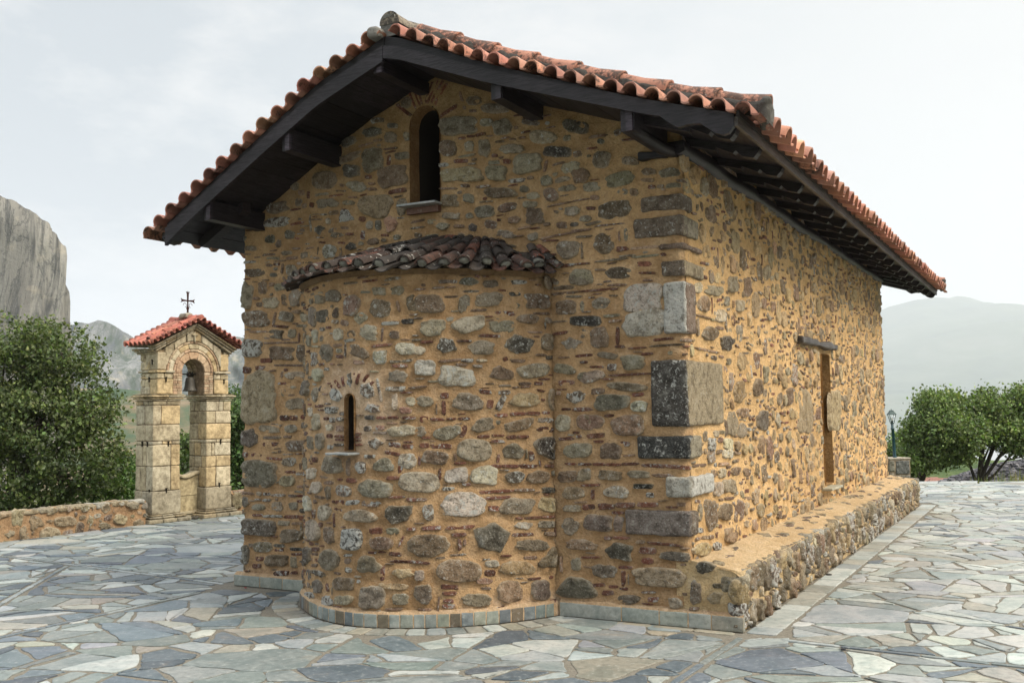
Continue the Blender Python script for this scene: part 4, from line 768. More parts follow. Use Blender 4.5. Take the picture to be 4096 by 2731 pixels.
def cement(mb, pts, wid, hgt, up, seed=0, amp=.02, step=.03):
    pts = np.asarray(pts, float); d = np.r_[0, np.cumsum(np.linalg.norm(np.diff(pts, axis=0), axis=1))]; n = int(d[-1]/step)+2; rows = []
    th = np.linspace(-.1, math.pi+.1, 13)
    for t in np.linspace(0, d[-1], n):
        c = np.array([np.interp(t, d, pts[:, k]) for k in range(3)]); c2 = np.array([np.interp(min(t+.02, d[-1]+.02), np.r_[d, d[-1]+.1], np.r_[pts[:, k], pts[-1, k]+(pts[-1, k]-pts[-2, k])/(d[-1]-d[-2])*.1]) for k in range(3)])
        T = c2-c; T /= np.linalg.norm(T); S = np.cross(T, up); S /= np.linalg.norm(S); Q = np.cross(S, T)
        cc, ss = np.cos(th), np.sin(th); e = .55
        rows.append(c+np.outer(np.sign(cc)*abs(cc)**e*wid, S)+np.outer(np.sign(ss)*abs(ss)**.8*hgt, Q))
    v = np.concatenate(rows); v = v+amp*np.stack([fbm(v, 14, 3, seed+q) for q in range(3)], 1)
    mb.add(v, grid_faces(len(rows), 13), (.055, .050, .044, 0)); mb.poly(v[:13][::-1], (.17, .165, .15, 0)); mb.poly(v[-13:], (.17, .165, .15, 0))
for wv, ue in ((-.40, 1), (11.50, -1)):
    for u0, u1 in ((-2.52, .40), (-2.80, -5.44)):
        us = np.linspace(u0, u1, 14); z = TB(us); pc = np.c_[us, np.full(14, wv), z+.065]; pt = np.c_[us, np.full(14, wv), z+.138]
        g = MB(); halfround(g, pt, .072, TC, .42, (0, 0, 1)); 
        g2 = MB(); cement(g2, pc, .105, .09, (0, 0, 1), seed=int(u0*10) % 50)
        rbox(g2, (us[-1]+(-.02 if u1 > 0 else .02), wv-.02, z[-1]+.085), (.08, .20, .19), .05, 9, .028, 12, col=(.085, .08, .07, 0), seed=4)
        o = g.build('verge_cap', [M_TILE], roof); g2.build('cement_bedding', [M_CEM], roof)
g = MB(); halfround(g, [(-2.655, -.66, 4.875), (-2.655, 5, 4.875), (-2.655, 11.8, 4.875)], .098, (.20, .17, .13), .5, (0, 0, 1)); g.build('ridge_cap', [M_TILE], roof)
g = MB(); cement(g, [(-2.655, -.655, 4.79), (-2.655, 5, 4.79), (-2.655, 11.78, 4.79)], .088, .165, (0, 0, 1), 8, .01, .12)
rbox(g, (-2.76, -.70, 4.79), (.13, .14, .10), .04, 8, .012, 9, col=(.2, .19, .17, 0), seed=2); g.build('cement_bedding', [M_CEM], roof)
# boards under the tiles
g = MB(); us = []
for u0, u1 in ((-5.24, -2.66), (-2.66, .262)):
    n = int(round(abs(u1-u0)/.145)); e = np.linspace(u0, u1, n+1)
    for i in range(n):
        a, b = e[i]+.002, e[i+1]-.002; z0, z1 = float(SF(a)), float(SF(b)); c = np.array([1, 1, 1])*rg.uniform(.6, 1.25); dz = rg.uniform(0, .003)
        v = [(a, -.70, z0+dz), (b, -.70, z1+dz), (b, 11.74, z1+dz), (a, 11.74, z0+dz), (a, -.70, z0+.022), (b, -.70, z1+.022), (b, 11.74, z1+.022), (a, 11.74, z0+.022)]
        g.add(v, [[0,3,2,1],[4,5,6,7],[0,1,5,4],[1,2,6,5],[2,3,7,6],[3,0,4,7]], np.r_[c, 0])
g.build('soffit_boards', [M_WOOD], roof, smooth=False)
def barge(mb, us, lo, hi, w0, w1, col=(1,1,1,0)):
    us = np.asarray(us); rows = [np.c_[us, np.full(len(us), w), f(us)] for w, f in ((w0, lo), (w0, hi), (w1, hi), (w1, lo))]
    mb.add(np.concatenate(rows), grid_faces(4, len(us)), col); n = len(us)
    mb.add(np.concatenate([rows[3], rows[0]]), grid_faces(2, n), col)
    for i in (0, n-1): mb.poly([r[i] for r in rows], col)
for u0, u1 in ((-2.69, .235), (-5.20, -2.695)):
    for wf, wb in ((-.705, -.665), (11.75, 11.70)):
        us = np.linspace(u0, u1, 20); g = MB()
        lo = (lambda u: SF(u)-.032) if u1 > 0 else (lambda u: SF(u)-.058-.03*np.clip((-4.9-u)/.3, 0, 1))
        hi = lambda u: np.minimum(SF(u)+.078, TB(u)-.004)
        barge(g, us, lo, hi, wf, wb)
        if u1 > 0:      # carved end of the board
            ue = np.array([-.60, -.52, -.43, -.30, -.20, -.16, -.09, .0, .06, .10, .16, .20, .235]); dz = np.array([0, .004, .004, .0, .055, .065, .035, .015, .045, .07, .075, .055, .0]); 
            ue = ue[3:]; dz = dz[3:]
            barge(g, ue, lambda u: SF(u)-.032-np.interp(u, ue, dz), lambda u: SF(u)-.029, wf-.001, wb+.001)
        g.build('bargeboard', [M_WOOD], roof, smooth=False)
        g = MB(); barge(g, us, lambda u: np.minimum(SF(u)+.08, TB(u)-.006), lambda u: TB(u)-.004, wf+(.03 if wf < 0 else -.03), wb, (.45, .45, .45, 0)); g.build('packing_board', [M_WOOD], roof, smooth=False)
def plank(name, a, b, w, h, mat=M_WOOD, col=(1,1,1,0), nz=0.0):
    g = MB(); obox(g, a, b, w, h, col=col); return g.build(name, [mat], roof, smooth=False)
for uu, lo, hh in ((-2.77, 4.47, .125), (-1.64, 4.065, .13), (-.56, 3.655, .10), (-3.76, 3.945, .12), (-4.70, 3.43, .14)):
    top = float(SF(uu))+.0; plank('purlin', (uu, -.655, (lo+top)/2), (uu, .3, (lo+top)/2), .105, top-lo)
    g = MB(); box(g, (uu+.02, -.667, (lo+top)/2-.01), (.05, .02, (top-lo)*.95), None, (2.2, 2.1, 2.3, 0)); g.build('cleat', [M_WOOD], roof, smooth=False)
# knee under the corner beam, running on as the wall plate
g = MB(); pts = [(-.56, -.60, 3.70), (-.53, -.35, 3.66), (-.49, -.12, 3.635), (-.455, .06, 3.64), (-.44, .25, 3.66)]; tube(g, pts, .05, 6); g.build('corner_beam', [M_WOOD], roof)
g = MB(); n = 120; ws = np.linspace(.0, 9.95, n); rows = []
for dx, dz in ((-.10, .055), (.055, .055), (.06, -.03), (.0, -.055)):
    P = np.c_[np.full(n, -.425+dx), ws, np.full(n, 3.665+dz)]; P[:, 2] += .018*vnoise(P, 1.6, 5)+.010*vnoise(P, 6, 4); P[:, 0] += .014*vnoise(P, 2.5, 9); rows.append(P)
g.add(np.concatenate(rows), grid_faces(4, n)[:, ::-1], (1.2, 1.1, 1.1, 0)); g.poly([r[-1] for r in rows][::-1], (3, 3, 3, 0)); g.poly([r[0] for r in rows]); g.build('wall_plate', [M_WOOD], roof)
g = MB(); P = np.array([(-.385, .10, 3.70), (-.385, 9.9, 3.70), (-.41, 9.9, 3.79), (-.41, .10, 3.79)]); g.add(P, [[0,1,2,3]], (1.0, 1.25, 1.9, 0)); g.build('mortar_infill', [M_MORT], roof)
prof = [(-.62, -.002), (-.62, -.07), (-.16, -.07), (-.155, -.043), (-.02, -.072), (.0, -.045), (.05, -.085), (.135, -.085), (.17, -.04), (.185, -.002)]
def rafter(w0, sgn=1, wid=.085):
    g = MB(); pts = prof if sgn > 0 else [(-4.6+.0, -.002), (-4.6, -.10), (-5.08, -.10), (-5.13, -.095), (-5.165, -.05), (-5.175, -.002)]
    a = [(u, w0-wid/2, float(SF(u))+z) for u, z in pts]; b = [(u, w0+wid/2, float(SF(u))+z) for u, z in pts]; n = len(pts)
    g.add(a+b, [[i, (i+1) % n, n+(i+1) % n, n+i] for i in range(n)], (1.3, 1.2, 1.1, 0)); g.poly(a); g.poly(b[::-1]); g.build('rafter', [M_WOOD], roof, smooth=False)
for i in range(17): rafter(.22+i*.697+rg.normal(0, .015))
rafter(-.42); rafter(-.26, -1, .11)
for i in range(6): rafter(.5+i*1.9, -1, .11)
rafter(11.55)
n = 60; ws = np.linspace(-.70, 11.74, n)
for nm, du, lo, hi, cl in (('fascia', .0, -.030, .035, (1.0, 1.0, 1.0, 0)), ('fascia', .012, .037, .078, (.38, .37, .36, 0))):
    g = MB(); z0 = float(SF(.262)); rows = []
    for a, b in ((.262+du, lo), (.262+du, hi), (.238+du, hi), (.238+du, lo)):
        P = np.c_[np.full(n, a), ws, np.full(n, z0+b)]; P[:, 2] += .004*vnoise(P, 1.2, 2); rows.append(P)
    g.add(np.concatenate(rows), grid_faces(4, n)[:, ::-1], cl); g.add(np.concatenate([rows[3], rows[0]]), grid_faces(2, n)[:, ::-1], cl)
    for i in (0, -1): g.poly([r[i] for r in rows], cl)
    g.build(nm, [M_WOODG], roof, smooth=False)
# ---------------------------------------------------------------- little tiled roof of the apse
g = MB(); c2 = MB()
P_ = apse; s_ = 0.02; rg = np.random.default_rng(12); k = 0
slope = lambda s: 1.0
def coneP(s, f, dz=0):       # f = 0 at the eave, 1 at the gable wall
    e = apse.pos(s, 2.775, .045); apex = np.array([np.clip(e[0]*.62-2.72*.38, -3.7, -1.75), .05, 3.13-.14*((e[0]+2.6)/1.2)**2]); 
    if e[1] > -.15: apex[0] = e[0]*.85-2.7*.15; apex[2] = 2.98
    return e+(apex-e)*f+np.array([0, 0, dz])
ns = int(apse.len/.15)
rows = []
for f in np.linspace(0, 1, 8): rows.append(np.array([coneP(s, f, -.012) for s in np.linspace(0, apse.len, 60)]))
c2.add(np.concatenate(rows), grid_faces(8, 60), (.09, .075, .06, 0)); b = [apse.pos(s, 2.72, .02) for s in np.linspace(0, apse.len, 60)]
c2.add(np.concatenate([np.array(b), rows[0]]), grid_faces(2, 60), (.16, .10, .05, 0))
ptc = [(.17, .075, .05), (.12, .062, .045), (.085, .068, .056), (.22, .09, .06), (.06, .052, .047), (.14, .08, .06)]
for i in range(ns+1):
    s = apse.len*(i+.0)/ns
    for cover in (0, 1):
        sc_ = s+(0 if cover else apse.len/ns/2)
        if sc_ > apse.len+.02: continue
        for j in range(4):
            f0 = [-.10, .26, .55, .80][j]+rg.normal(0, .025)+(.02 if cover else -.09); f1 = f0+.42
            p0 = coneP(sc_+rg.normal(0, .008), max(f0, -.24)); p1 = coneP(sc_+rg.normal(0, .008), min(f1, 1.03)); 
            if np.linalg.norm(p1-p0) < .09: continue
            T = p1-p0; L = np.linalg.norm(T); T /= L; S = np.cross(T, (0, 0, 1)); S /= np.linalg.norm(S); Q = np.cross(S, T); r0 = .060*(1-.38*max(f0, 0)); r1 = r0*.80
            th = np.linspace(.15, math.pi-.15, 9); rws = []
            lift = (.045+.018*j*0+rg.normal(0, .006)) if cover else .028
            for t, rr, dz in ((0, r0, .0), (.0, r0-.013, 0), (1, r1-.013, -.02), (1, r1, -.02), (0, r0, 0)):
                ang = np.sin(th)*rr*(1 if cover else -.55); rws.append(p0+T*L*t+np.outer(np.cos(th)*rr, S)+np.outer(ang+lift+dz+(0 if cover else .02), Q))
            c = np.array(ptc[rg.integers(6)])*rg.uniform(.65, 1.1); al = rg.uniform(.5, 1.25)*(1.0 if i < ns*.55 else .6)
            g.add(np.concatenate(rws), grid_faces(5, 9), np.r_[c, al])
            if cover and j == 0:      # mortar plug in the open end
                rbox(c2, p0+T*.035+Q*(lift+r0*.30), (r0*1.5, .06, r0*1.05), .028, 6, .010, 18, rot=np.stack([S, T, Q], 1), col=np.array([.17, .165, .14, 0])*rg.uniform(.7, 1.5), seed=i)
ar = g.build('apse_roof_tiles', [M_TILE], ap, smooth=True, sharp=60); c2.build('cement_bedding', [M_CEM], ap)
# ---------------------------------------------------------------- plaza paving
def Lw(u, w, z=0.0): return O+u*U+w*W+np.array([0, 0, z])
PLZ = np.array([(-17.4, -3.4), (-6.86, 13.45), (-5.60, 15.46), (-4.2, 17.25), (-.4, 22.6), (8.22, 21.07), (18, 18.9), (22, -3.4)])
def inside(p, poly):
    c = False; n = len(poly)
    for i in range(n):
        a, b = poly[i], poly[(i+1) % n]
        if (a[1] > p[1]) != (b[1] > p[1]) and p[0] < (b[0]-a[0])*(p[1]-a[1])/(b[1]-a[1])+a[0]: c = not c
    return c
def clip(poly, n, d):                     # keep n.x >= d
    out = []; m = len(poly)
    for i in range(m):
        a, b = poly[i], poly[(i+1) % m]; da, db = a[0]*n[0]+a[1]*n[1]-d, b[0]*n[0]+b[1]*n[1]-d
        if da >= 0: out.append(a)
        if (da >= 0) != (db >= 0): t = da/(da-db); out.append((a[0]+(b[0]-a[0])*t, a[1]+(b[1]-a[1])*t))
    return out
def area(p): return .5*sum(p[i][0]*p[(i+1) % len(p)][1]-p[(i+1) % len(p)][0]*p[i][1] for i in range(len(p)))
rp = np.random.default_rng(21); STR = 1.40
seeds = []; gy = 2.2
bx = np.arange(-17, 22, .43); by = np.arange(2.0*STR, 23.2*STR, .43)
hb = {}; wts = []                       # dart throwing with four sizes of slab, then a weighted cell diagram
for rad, tries in ((.50, 900), (.38, 3000), (.27, 9000), (.17, 14000), (.11, 9000)):
    for _ in range(tries):
        x, y = rp.uniform(-17, 21), rp.uniform(2.2, 22.6)
        if abs(x) > y*.62+1.3 or not inside((x, y), PLZ): continue
        y *= STR; k = (int(x//1.0), int(y//1.0)); ok = True
        for a in (-1, 0, 1):
            for b in (-1, 0, 1):
                for t in hb.get((k[0]+a, k[1]+b), ()):
                    if (x-t[0])**2+(y-t[1])**2 < (rad+t[2])**2*.80: ok = False; break
        if ok: hb.setdefault(k, []).append((x, y, rad)); seeds.append((x, y)); wts.append(rad*rad)
wts = np.array(wts); seeds = np.array(seeds); keep = np.array([inside((s[0], s[1]/STR), PLZ) and (abs(s[0]) < s[1]/STR*.62+1.5) for s in seeds])
bins = {}
for i, s in enumerate(seeds): bins.setdefault((int(s[0]//.6), int(s[1]//.6)), []).append(i)
JW = .013
loc2 = lambda p: ((p[0]-O[0])*U[0]+(p[1]-O[1])*U[1], (p[0]-O[0])*W[0]+(p[1]-O[1])*W[1])
ring = plinth_path-(-_n)*.235            # outer border line of the slabs round the apse
ringS = np.r_[0, np.cumsum(np.linalg.norm(np.diff(ring, axis=0), axis=1))]
pv = MB()
def slabpoly(pts, col, z=0.0, jit=.007, inset=JW, lvl=None):
    n = len(pts)
    if n < 3 or abs(area(pts)) < .0035: return
    if area(pts) < 0: pts = pts[::-1]
    P = np.array(pts)                                   # inset by half the joint
    E = np.roll(P, -1, 0)-P; Ln = np.linalg.norm(E, axis=1)
    P = P[Ln > .012]; n = len(P)
    if n < 3: return
    E = np.roll(P, -1, 0)-P; Ln = np.linalg.norm(E, axis=1, keepdims=True); Nn = np.stack([-E[:, 1], E[:, 0]], 1)/Ln
    Np = np.roll(Nn, 1, 0); den = 1+(Nn*Np).sum(1, keepdims=True); off = (Nn+Np)/np.maximum(den, .35)
    ins = inset*rp.uniform(.6, 1.5)
    Q = P+off*ins
    if area([tuple(q) for q in Q]) < .002: return
    # refine + round the outline a little
    R = []
    for i in range(n):
        a, b = Q[i], Q[(i+1) % n]; L = np.linalg.norm(b-a); k = max(2, int(L/.09)); c0 = min(.22, .020/L)
        bow = rp.normal(0, .03)*L*(jit > .004)
        for t in np.r_[c0, np.linspace(0, 1, k+1)[1:-1], 1-c0]: R.append(a+(b-a)*t+np.array([-(b-a)[1], (b-a)[0]])/max(L, 1e-6)*bow*4*t*(1-t)+rp.normal(0, jit, 2)*(1 if .1 < t < .9 else .5))
    R = np.array(R); c = R.mean(0); m = len(R); tilt = rp.normal(0, .0035, 2); zz = z+abs(rp.normal(0, .0012))
    inn = c+(R-c)*(1-.009/np.maximum(np.linalg.norm(R-c, axis=1, keepdims=True), .05))
    hz = lambda X, d: np.c_[X, zz+(X-c)@tilt+d]
    v = np.concatenate([hz(R, -.012), hz(R, -.003), hz(inn, 0)]); pv.add(v, grid_faces(3, m, True), col); pv.F.append(np.array([np.arange(m)+pv.n-m])); pv.M.append(np.zeros(1, dtype=np.int32))
PCOL = {'b': (.130, .155, .175), 'd': (.090, .107, .122), 'g': (.195, .215, .205), 'w': (.385, .395, .365), 's': (.285, .305, .30), 't': (.30, .285, .24), 'r': (.27, .24, .20), 'y': (.31, .275, .21)}
def pick(x, y):
    r = min(max((x-1.2)/2.2, 0), 1); f = min(max((y-8)/8, 0), 1)  # slabs grow paler rightward: grazing sky reflection painted into their colour
    wl = {'b': .20-.1*f, 'd': .11-.09*f, 'g': .27, 'w': .10+.07*f, 's': .13+.1*f, 't': .03, 'r': .01, 'y': .005}; wr = {'b': .07-.03*f, 'd': .02, 'g': .05, 'w': .48, 's': .26, 't': .11, 'r': .01, 'y': .0}
    k = list(wl); p = np.array([wl[a]*(1-r)+wr[a]*r for a in k]); c = np.array(PCOL[k[rp.choice(len(k), p=p/p.sum())]])
    return np.r_[c*math.exp(rp.normal(0, .11))*np.exp(rp.normal(0, .02, 3)), 0]
# thin slab strips laid as straight joint lines: (local start, local end)
LINES = [((-9.9, .48), (-5.15, .02)), ((-7.66, .20), (-6.05, -1.82)), ((-5.0, -.42), (-4.98, -3.4)), ((.02, -.16), (-.06, -3.6)), ((.30, -.10), (6.5, -.55)), ((.24, .0), (.24, 10.6))]
for i in np.nonzero(keep)[0]:
    s = seeds[i]; cell = [(s[0]-1.1, s[1]-1.1), (s[0]+1.1, s[1]-1.1), (s[0]+1.1, s[1]+1.1), (s[0]-1.1, s[1]+1.1)]
    kx, ky = int(s[0]//.6), int(s[1]//.6)
    for a in (-3, -2, -1, 0, 1, 2, 3):
        for b in (-3, -2, -1, 0, 1, 2, 3):
            for j in bins.get((kx+a, ky+b), ()):
                if j == i: continue
                t = seeds[j]; n = (s[0]-t[0], s[1]-t[1]); 
                if n[0]**2+n[1]**2 > 2.6: continue
                d = (s[0]**2-t[0]**2+s[1]**2-t[1]**2-wts[i]+wts[j])/2; cell = clip(cell, n, d)
                if len(cell) < 3: break
    if len(cell) < 3: continue
    cell = [(x, y/STR) for x, y in cell]; cen = np.mean(cell, 0); lu, lw_ = loc2(cen)
    if -4.9 < lu < .05 and .02 < lw_ < 10.2: continue
    # pieces on either side of the straight lines
    pieces = []; stack = [(cell, 0)]           # break the large slabs along straight cracks
    while stack:
        p, dp_ = stack.pop(); A_ = abs(area(p)); c_ = np.mean(p, 0)
        if dp_ < 3 and A_ > .065 and rp.random() < min(.95, A_*5.5):
            E_ = np.array(p)-c_; w_, v_ = np.linalg.eigh(E_.T@E_); ax_ = v_[:, 1]; an_ = math.atan2(ax_[1], ax_[0])+rp.normal(0, .55)
            if rp.random() < .35: an_ += math.pi/2
            nn = (math.cos(an_), math.sin(an_)); off_ = c_@np.array(nn)+rp.normal(0, .05)
            q1, q2 = clip(p, nn, off_), clip(p, (-nn[0], -nn[1]), -off_)
            if len(q1) > 2 and len(q2) > 2: stack += [(q1, dp_+1), (q2, dp_+1)]; continue
        pieces.append(p)
    for q, (a, b) in enumerate(LINES):
        A, B = Lw(*a)[:2], Lw(*b)[:2]; t = B-A; L = np.linalg.norm(t); t /= L; nn = np.array([-t[1], t[0]]); k = (cen-A)@t
        if k < -.05 or k > L+.05 or abs((cen-A)@nn) > .6: continue
        hw = .045 if q < 5 else .008; new = []
        for p in pieces:
            for sg in (1, -1):
                if q == 5 and sg == 1: continue            # nothing on the wall side of the border
                r = clip(p, nn*sg, (A@nn)*sg+hw)
                if len(r) > 2: new.append(r)
        pieces = new
    for p in pieces:
        c = np.mean(p, 0); cu, cw = loc2(c)
        if -4.2 < cu < -1.3 and cw < .1:
            dd = np.hypot(plinth_path[:, 0]-cu, plinth_path[:, 1]-cw).min()
            if dd < .25: continue
            if dd < .55:                                   # trim against the ring by its tangent
                k = np.argmin(np.hypot(ring[:, 0]-cu, ring[:, 1]-cw)); nn = _n[k]; w3 = (U*nn[0]+W*nn[1])[:2]; p = clip(p, w3, Lw(*ring[k])[:2]@w3)
        if -4.95 < cu < 0 and -.12 < cw < 5 and not (-4.2 < cu < -1.3): p = clip(p, -W[:2], -(Lw(0, -.005)[:2]@W[:2]))
        if len(p) > 2: slabpoly(p, pick(*c))
def strip(a, b, wid, l0, l1, cols, gap=.004, z=.001):
    A, B = Lw(*a)[:2], Lw(*b)[:2]; t = B-A; L = np.linalg.norm(t); t /= L; nn = np.array([-t[1], t[0]]); s = 0
    while s < L:
        l = min(rp.uniform(l0, l1), L-s); p = [A+t*(s)+nn*wid/2, A+t*(s)-nn*wid/2, A+t*(s+l)-nn*wid/2, A+t*(s+l)+nn*wid/2]
        c = np.array(PCOL[cols[rp.integers(len(cols))]])*rp.uniform(.85, 1.15); slabpoly([tuple(q) for q in p], np.r_[c, 0], z, .0015, gap); s += l
for a, b in LINES[:5]: strip(a, b, .052, .25, .6, 'gsb')
strip((.118, .02), (.118, 10.55), .225, .22, .42, 'wwtwtwwst')      # border of light slabs along the bench
strip((-1.45, -.055), (-.05, -.055), .09, .3, .6, 'ygst')
for k in range(26):                                                # ring of slabs round the apse
    s0, s1 = ringS[-1]*k/26, ringS[-1]*(k+1)/26; q = []
    for path, ss in ((ring, (s0, s1)), (plinth_path+_n*.012, (s1, s0))):
        for s in ss: q.append(tuple(Lw(np.interp(s, ringS, path[:, 0]), np.interp(s, ringS, path[:, 1]))[:2]))
    slabpoly(q, np.r_[np.array(PCOL['twsgtwyt'[k % 8]])*rp.uniform(.75, 1.1), 0], .001, .002, .006)
mG, nt = newmat('sandy_grout'); v = objco(nt); n1 = noise(nt, v, 60, 4, .7).outputs[0]; n2 = noise(nt, v, 2, 4, .6).outputs[0]
c = mixc(nt, ramp(nt, n1, [(.35, (0,0,0)), (.65, (1,1,1))]), (.12, .108, .088), (.25, .23, .19)); c = mixc(nt, math_(nt, 'MULTIPLY', n2, .6), c, (.19, .17, .135)); finish(nt, c, .95, n1, .8, .01, .15)
tag(pv.build('paving', [M_SLAB], smooth=False), kind='structure')
g = MB(); n = len(PLZ); top = np.c_[PLZ, np.full(n, -.007)]; bot = np.c_[PLZ, np.full(n, -.5)]
g.add(np.concatenate([top, bot]), [[i, (i+1) % n, n+(i+1) % n, n+i] for i in range(n)][::-1], (1,1,1,0)); g.poly(top[::-1] if area([tuple(p) for p in PLZ]) < 0 else top)
tag(g.build('plaza', [mG], smooth=False), kind='structure')
# dirt and bits lying on the paving
mS = M_PLAIN
def debris(name, label, cat, px, py, size, col):
    P = ground(px, py); g = MB(); rbox(g, (0, 0, size[2]/2), size, min(size)*.45, 5, min(size)*.2, 40, col=col+(0,)); o = g.build(name, [mS]); o.location = P+np.array([0, 0, .002]); o.rotation_euler = (0, 0, rp.uniform(0, 3)); tag(o, label, cat)
debris('pebble', 'dark oval pebble lying on a pale slab in the right foreground', 'pebble', 3373, 2601, (.032, .022, .014), (.03, .03, .035))
debris('dropping', 'small dark droppings on the light border slab beside the bench', 'dropping', 3316, 2300, (.05, .04, .012), (.02, .018, .016))
debris('petal', 'small red petal on the paving by the left end of the plinth', 'petal', 982, 2351, (.03, .02, .006), (.35, .02, .03))
# ---------------------------------------------------------------- belfry (open bell gable of cut stone)
OB = ground(573, 2099); BA = math.atan2(.79287, .60939)
BF = empty('belfry', tuple(OB), BA); tag(BF, 'cream cut-stone bell gable with an arch, red tiled cap and iron cross', 'belfry')
rb = np.random.default_rng(8)
def lc(k=1.0, dark=0.0):
    c = np.array([(.56, .48, .33), (.58, .50, .35), (.52, .44, .29), (.54, .48, .35), (.58, .45, .26)][rb.integers(5)])*rb.uniform(.85, 1.1)*k
    return np.r_[c*(1-dark)+np.array([.19, .17, .13])*dark, 0]
def blk(mb, x0, x1, y0, y1, z0, z1, j=.009, r=.014, c=None, nz=.005):
    rbox(mb, ((x0+x1)/2, (y0+y1)/2, (z0+z1)/2), (x1-x0-j, y1-y0-j, z1-z0-j), r, 8, nz, 12, col=lc() if c is None else c, seed=int(rb.integers(1000)))
def pillar(x0, x1, spec):
    g = MB(); box(g, ((x0+x1)/2, .32, .98), (x1-x0-.03, .45, 1.76), None, (.15, .115, .075, 0))
    for z0, z1, xs, ys, dk in spec:
        X = [x0]+[x0+(x1-x0)*t for t in xs]+[x1]; Y = [.08]+[.08+.48*t for t in ys]+[.56]
        for i in range(len(X)-1):
            for k in range(len(Y)-1): e = .012 if z1 < .5 else 0; blk(g, X[i]-e*(i == 0), X[i+1]+e*(i == len(X)-2), Y[k]-e*(k == 0), Y[k+1], z0, z1, c=lc(1, dk))
    return g.build('pillar', [M_ASH], BF)
pillar(.20, .69, [(.12, .48, [], [.55], .45), (.48, .86, [.66], [.4, .72], .08), (.86, 1.19, [.66], [.4, .6], .0), (1.19, 1.245, [.35, .7], [.3, .6], .1), (1.245, 1.50, [], [.45], 0), (1.50, 1.80, [.30], [.5], 0), (1.80, 1.865, [.5], [.3, .6], .15)])
pillar(1.17, 1.65, [(.12, .48, [], [.5], .5), (.48, .80, [.40], [.45], .05), (.80, .98, [.40], [.3, .7], .1), (.98, 1.19, [.22, .34], [.35, .7], 0), (1.19, 1.245, [.4], [.5], 0), (1.245, 1.50, [], [.5], 0), (1.50, 1.70, [.38], [.5], 0), (1.70, 1.865, [.5, .68], [.4, .7], 0)])
def moulding(name, x0, x1, tiers, dk=.2, cuts=3):
    g = MB()
    for (e, z0, z1) in tiers:
        X = np.linspace(x0-e, x1+e, cuts+1)
        for i in range(cuts): blk(g, X[i], X[i+1], .08-e, .56+e, z0, z1, r=min(.02, (z1-z0)*.4), c=lc(.95, dk))
    return g.build(name, [M_ASH], BF)
for a, b in ((.20, .69), (1.17, 1.65)):
    moulding('pedestal', a, b, [(.135, -.01, .065), (.085, .065, .10), (.05, .10, .125)], .55)
    moulding('cornice', a, b, [(.012, 1.862, 1.892), (.035, 1.892, 1.925), (.062, 1.925, 1.955), (.04, 1.955, 1.975)], .12, 2)
# arch section
AX, AZ, AR = .935, 2.325, .205
g = MB()
th = np.radians(np.linspace(180, 0, 25)); inner = np.c_[AX+AR*np.cos(th), AZ+AR*np.sin(th)]
def outerpt(a):
    c, s = math.cos(a), math.sin(a); best = 9
    for (x0, z0), (x1, z1) in (((.30, 2.0), (.30, 2.62)), ((.30, 2.62), (AX, 2.98)), ((AX, 2.98), (1.57, 2.62)), ((1.57, 2.62), (1.57, 2.0))):
        dx, dz = x1-x0, z1-z0; den = c*dz-s*dx
        if abs(den) < 1e-9: continue
        t = ((x0-AX)*dz-(z0-AZ)*dx)/den; k = ((x0-AX)*s-(z0-AZ)*c)/den
        if t > 0 and -.001 <= k <= 1.001: best = min(best, t)
    return AX+best*c, AZ+best*s
ain = [(AX-AR, 1.97)]+[tuple(p) for p in inner]+[(AX+AR, 1.97)]; aout = [(.30, 1.97)]+[outerpt(a) for a in th]+[(1.57, 1.97)]; k = len(ain)
for y, fl in ((.125, 0), (.545, 1)):
    v = [(x, y, z) for x, z in ain]+[(x, y, z) for x, z in aout]; g.add(v, grid_faces(2, k) if not fl else grid_faces(2, k)[:, ::-1], (.30, .23, .14, 0))
for o_ in (ain, aout):
    v = [(x, .125, z) for x, z in o_]+[(x, .545, z) for x, z in o_]; g.add(v, grid_faces(2, k), (.34, .25, .16, 0))
def prism(mb, poly, y0, y1, col, sh=.003):
    P = np.array(poly, float); 
    if area([tuple(p) for p in P]) < 0: P = P[::-1]
    E = np.roll(P, -1, 0)-P; Ln = np.linalg.norm(E, axis=1, keepdims=True); Nn = np.stack([-E[:, 1], E[:, 0]], 1)/Ln; Np = np.roll(Nn, 1, 0); off = (Nn+Np)/np.maximum(1+(Nn*Np).sum(1, keepdims=True), .4)
    A = P+off*sh; B = P+off*(sh+.008); n = len(P); f = lambda X, y: np.c_[X[:, 0], np.full(n, y), X[:, 1]]
    mb.add(np.concatenate([f(B, y0), f(A, y0+.008), f(A, y1-.008), f(B, y1)]), grid_faces(4, n, True), col); mb.poly(f(B, y0), col); mb.poly(f(B, y1)[::-1], col)
def arcseg(r0, r1, a0, a1, n=4):
    t0 = np.radians(np.linspace(a0, a1, n)); return [(AX+r1*math.cos(t), AZ+r1*math.sin(t)) for t in t0]+[(AX+r0*math.cos(t), AZ+r0*math.sin(t)) for t in t0[::-1]]
PK = lambda: np.r_[np.array([(.52, .36, .24), (.56, .42, .28), (.48, .33, .21), (.58, .46, .32)][rb.integers(4)])*rb.uniform(.88, 1.1), 0]
v_ = MB()
for r0, r1, n, yf, cf in ((.205, .325, 5, .098, PK), (.325, .372, 9, .090, PK), (.372, .455, 7, .096, lc), (.455, .490, 11, .088, PK)):
    for i in range(n): prism(v_, arcseg(r0, r1, 180*i/n, 180*(i+1)/n, 5), yf, .30, cf())
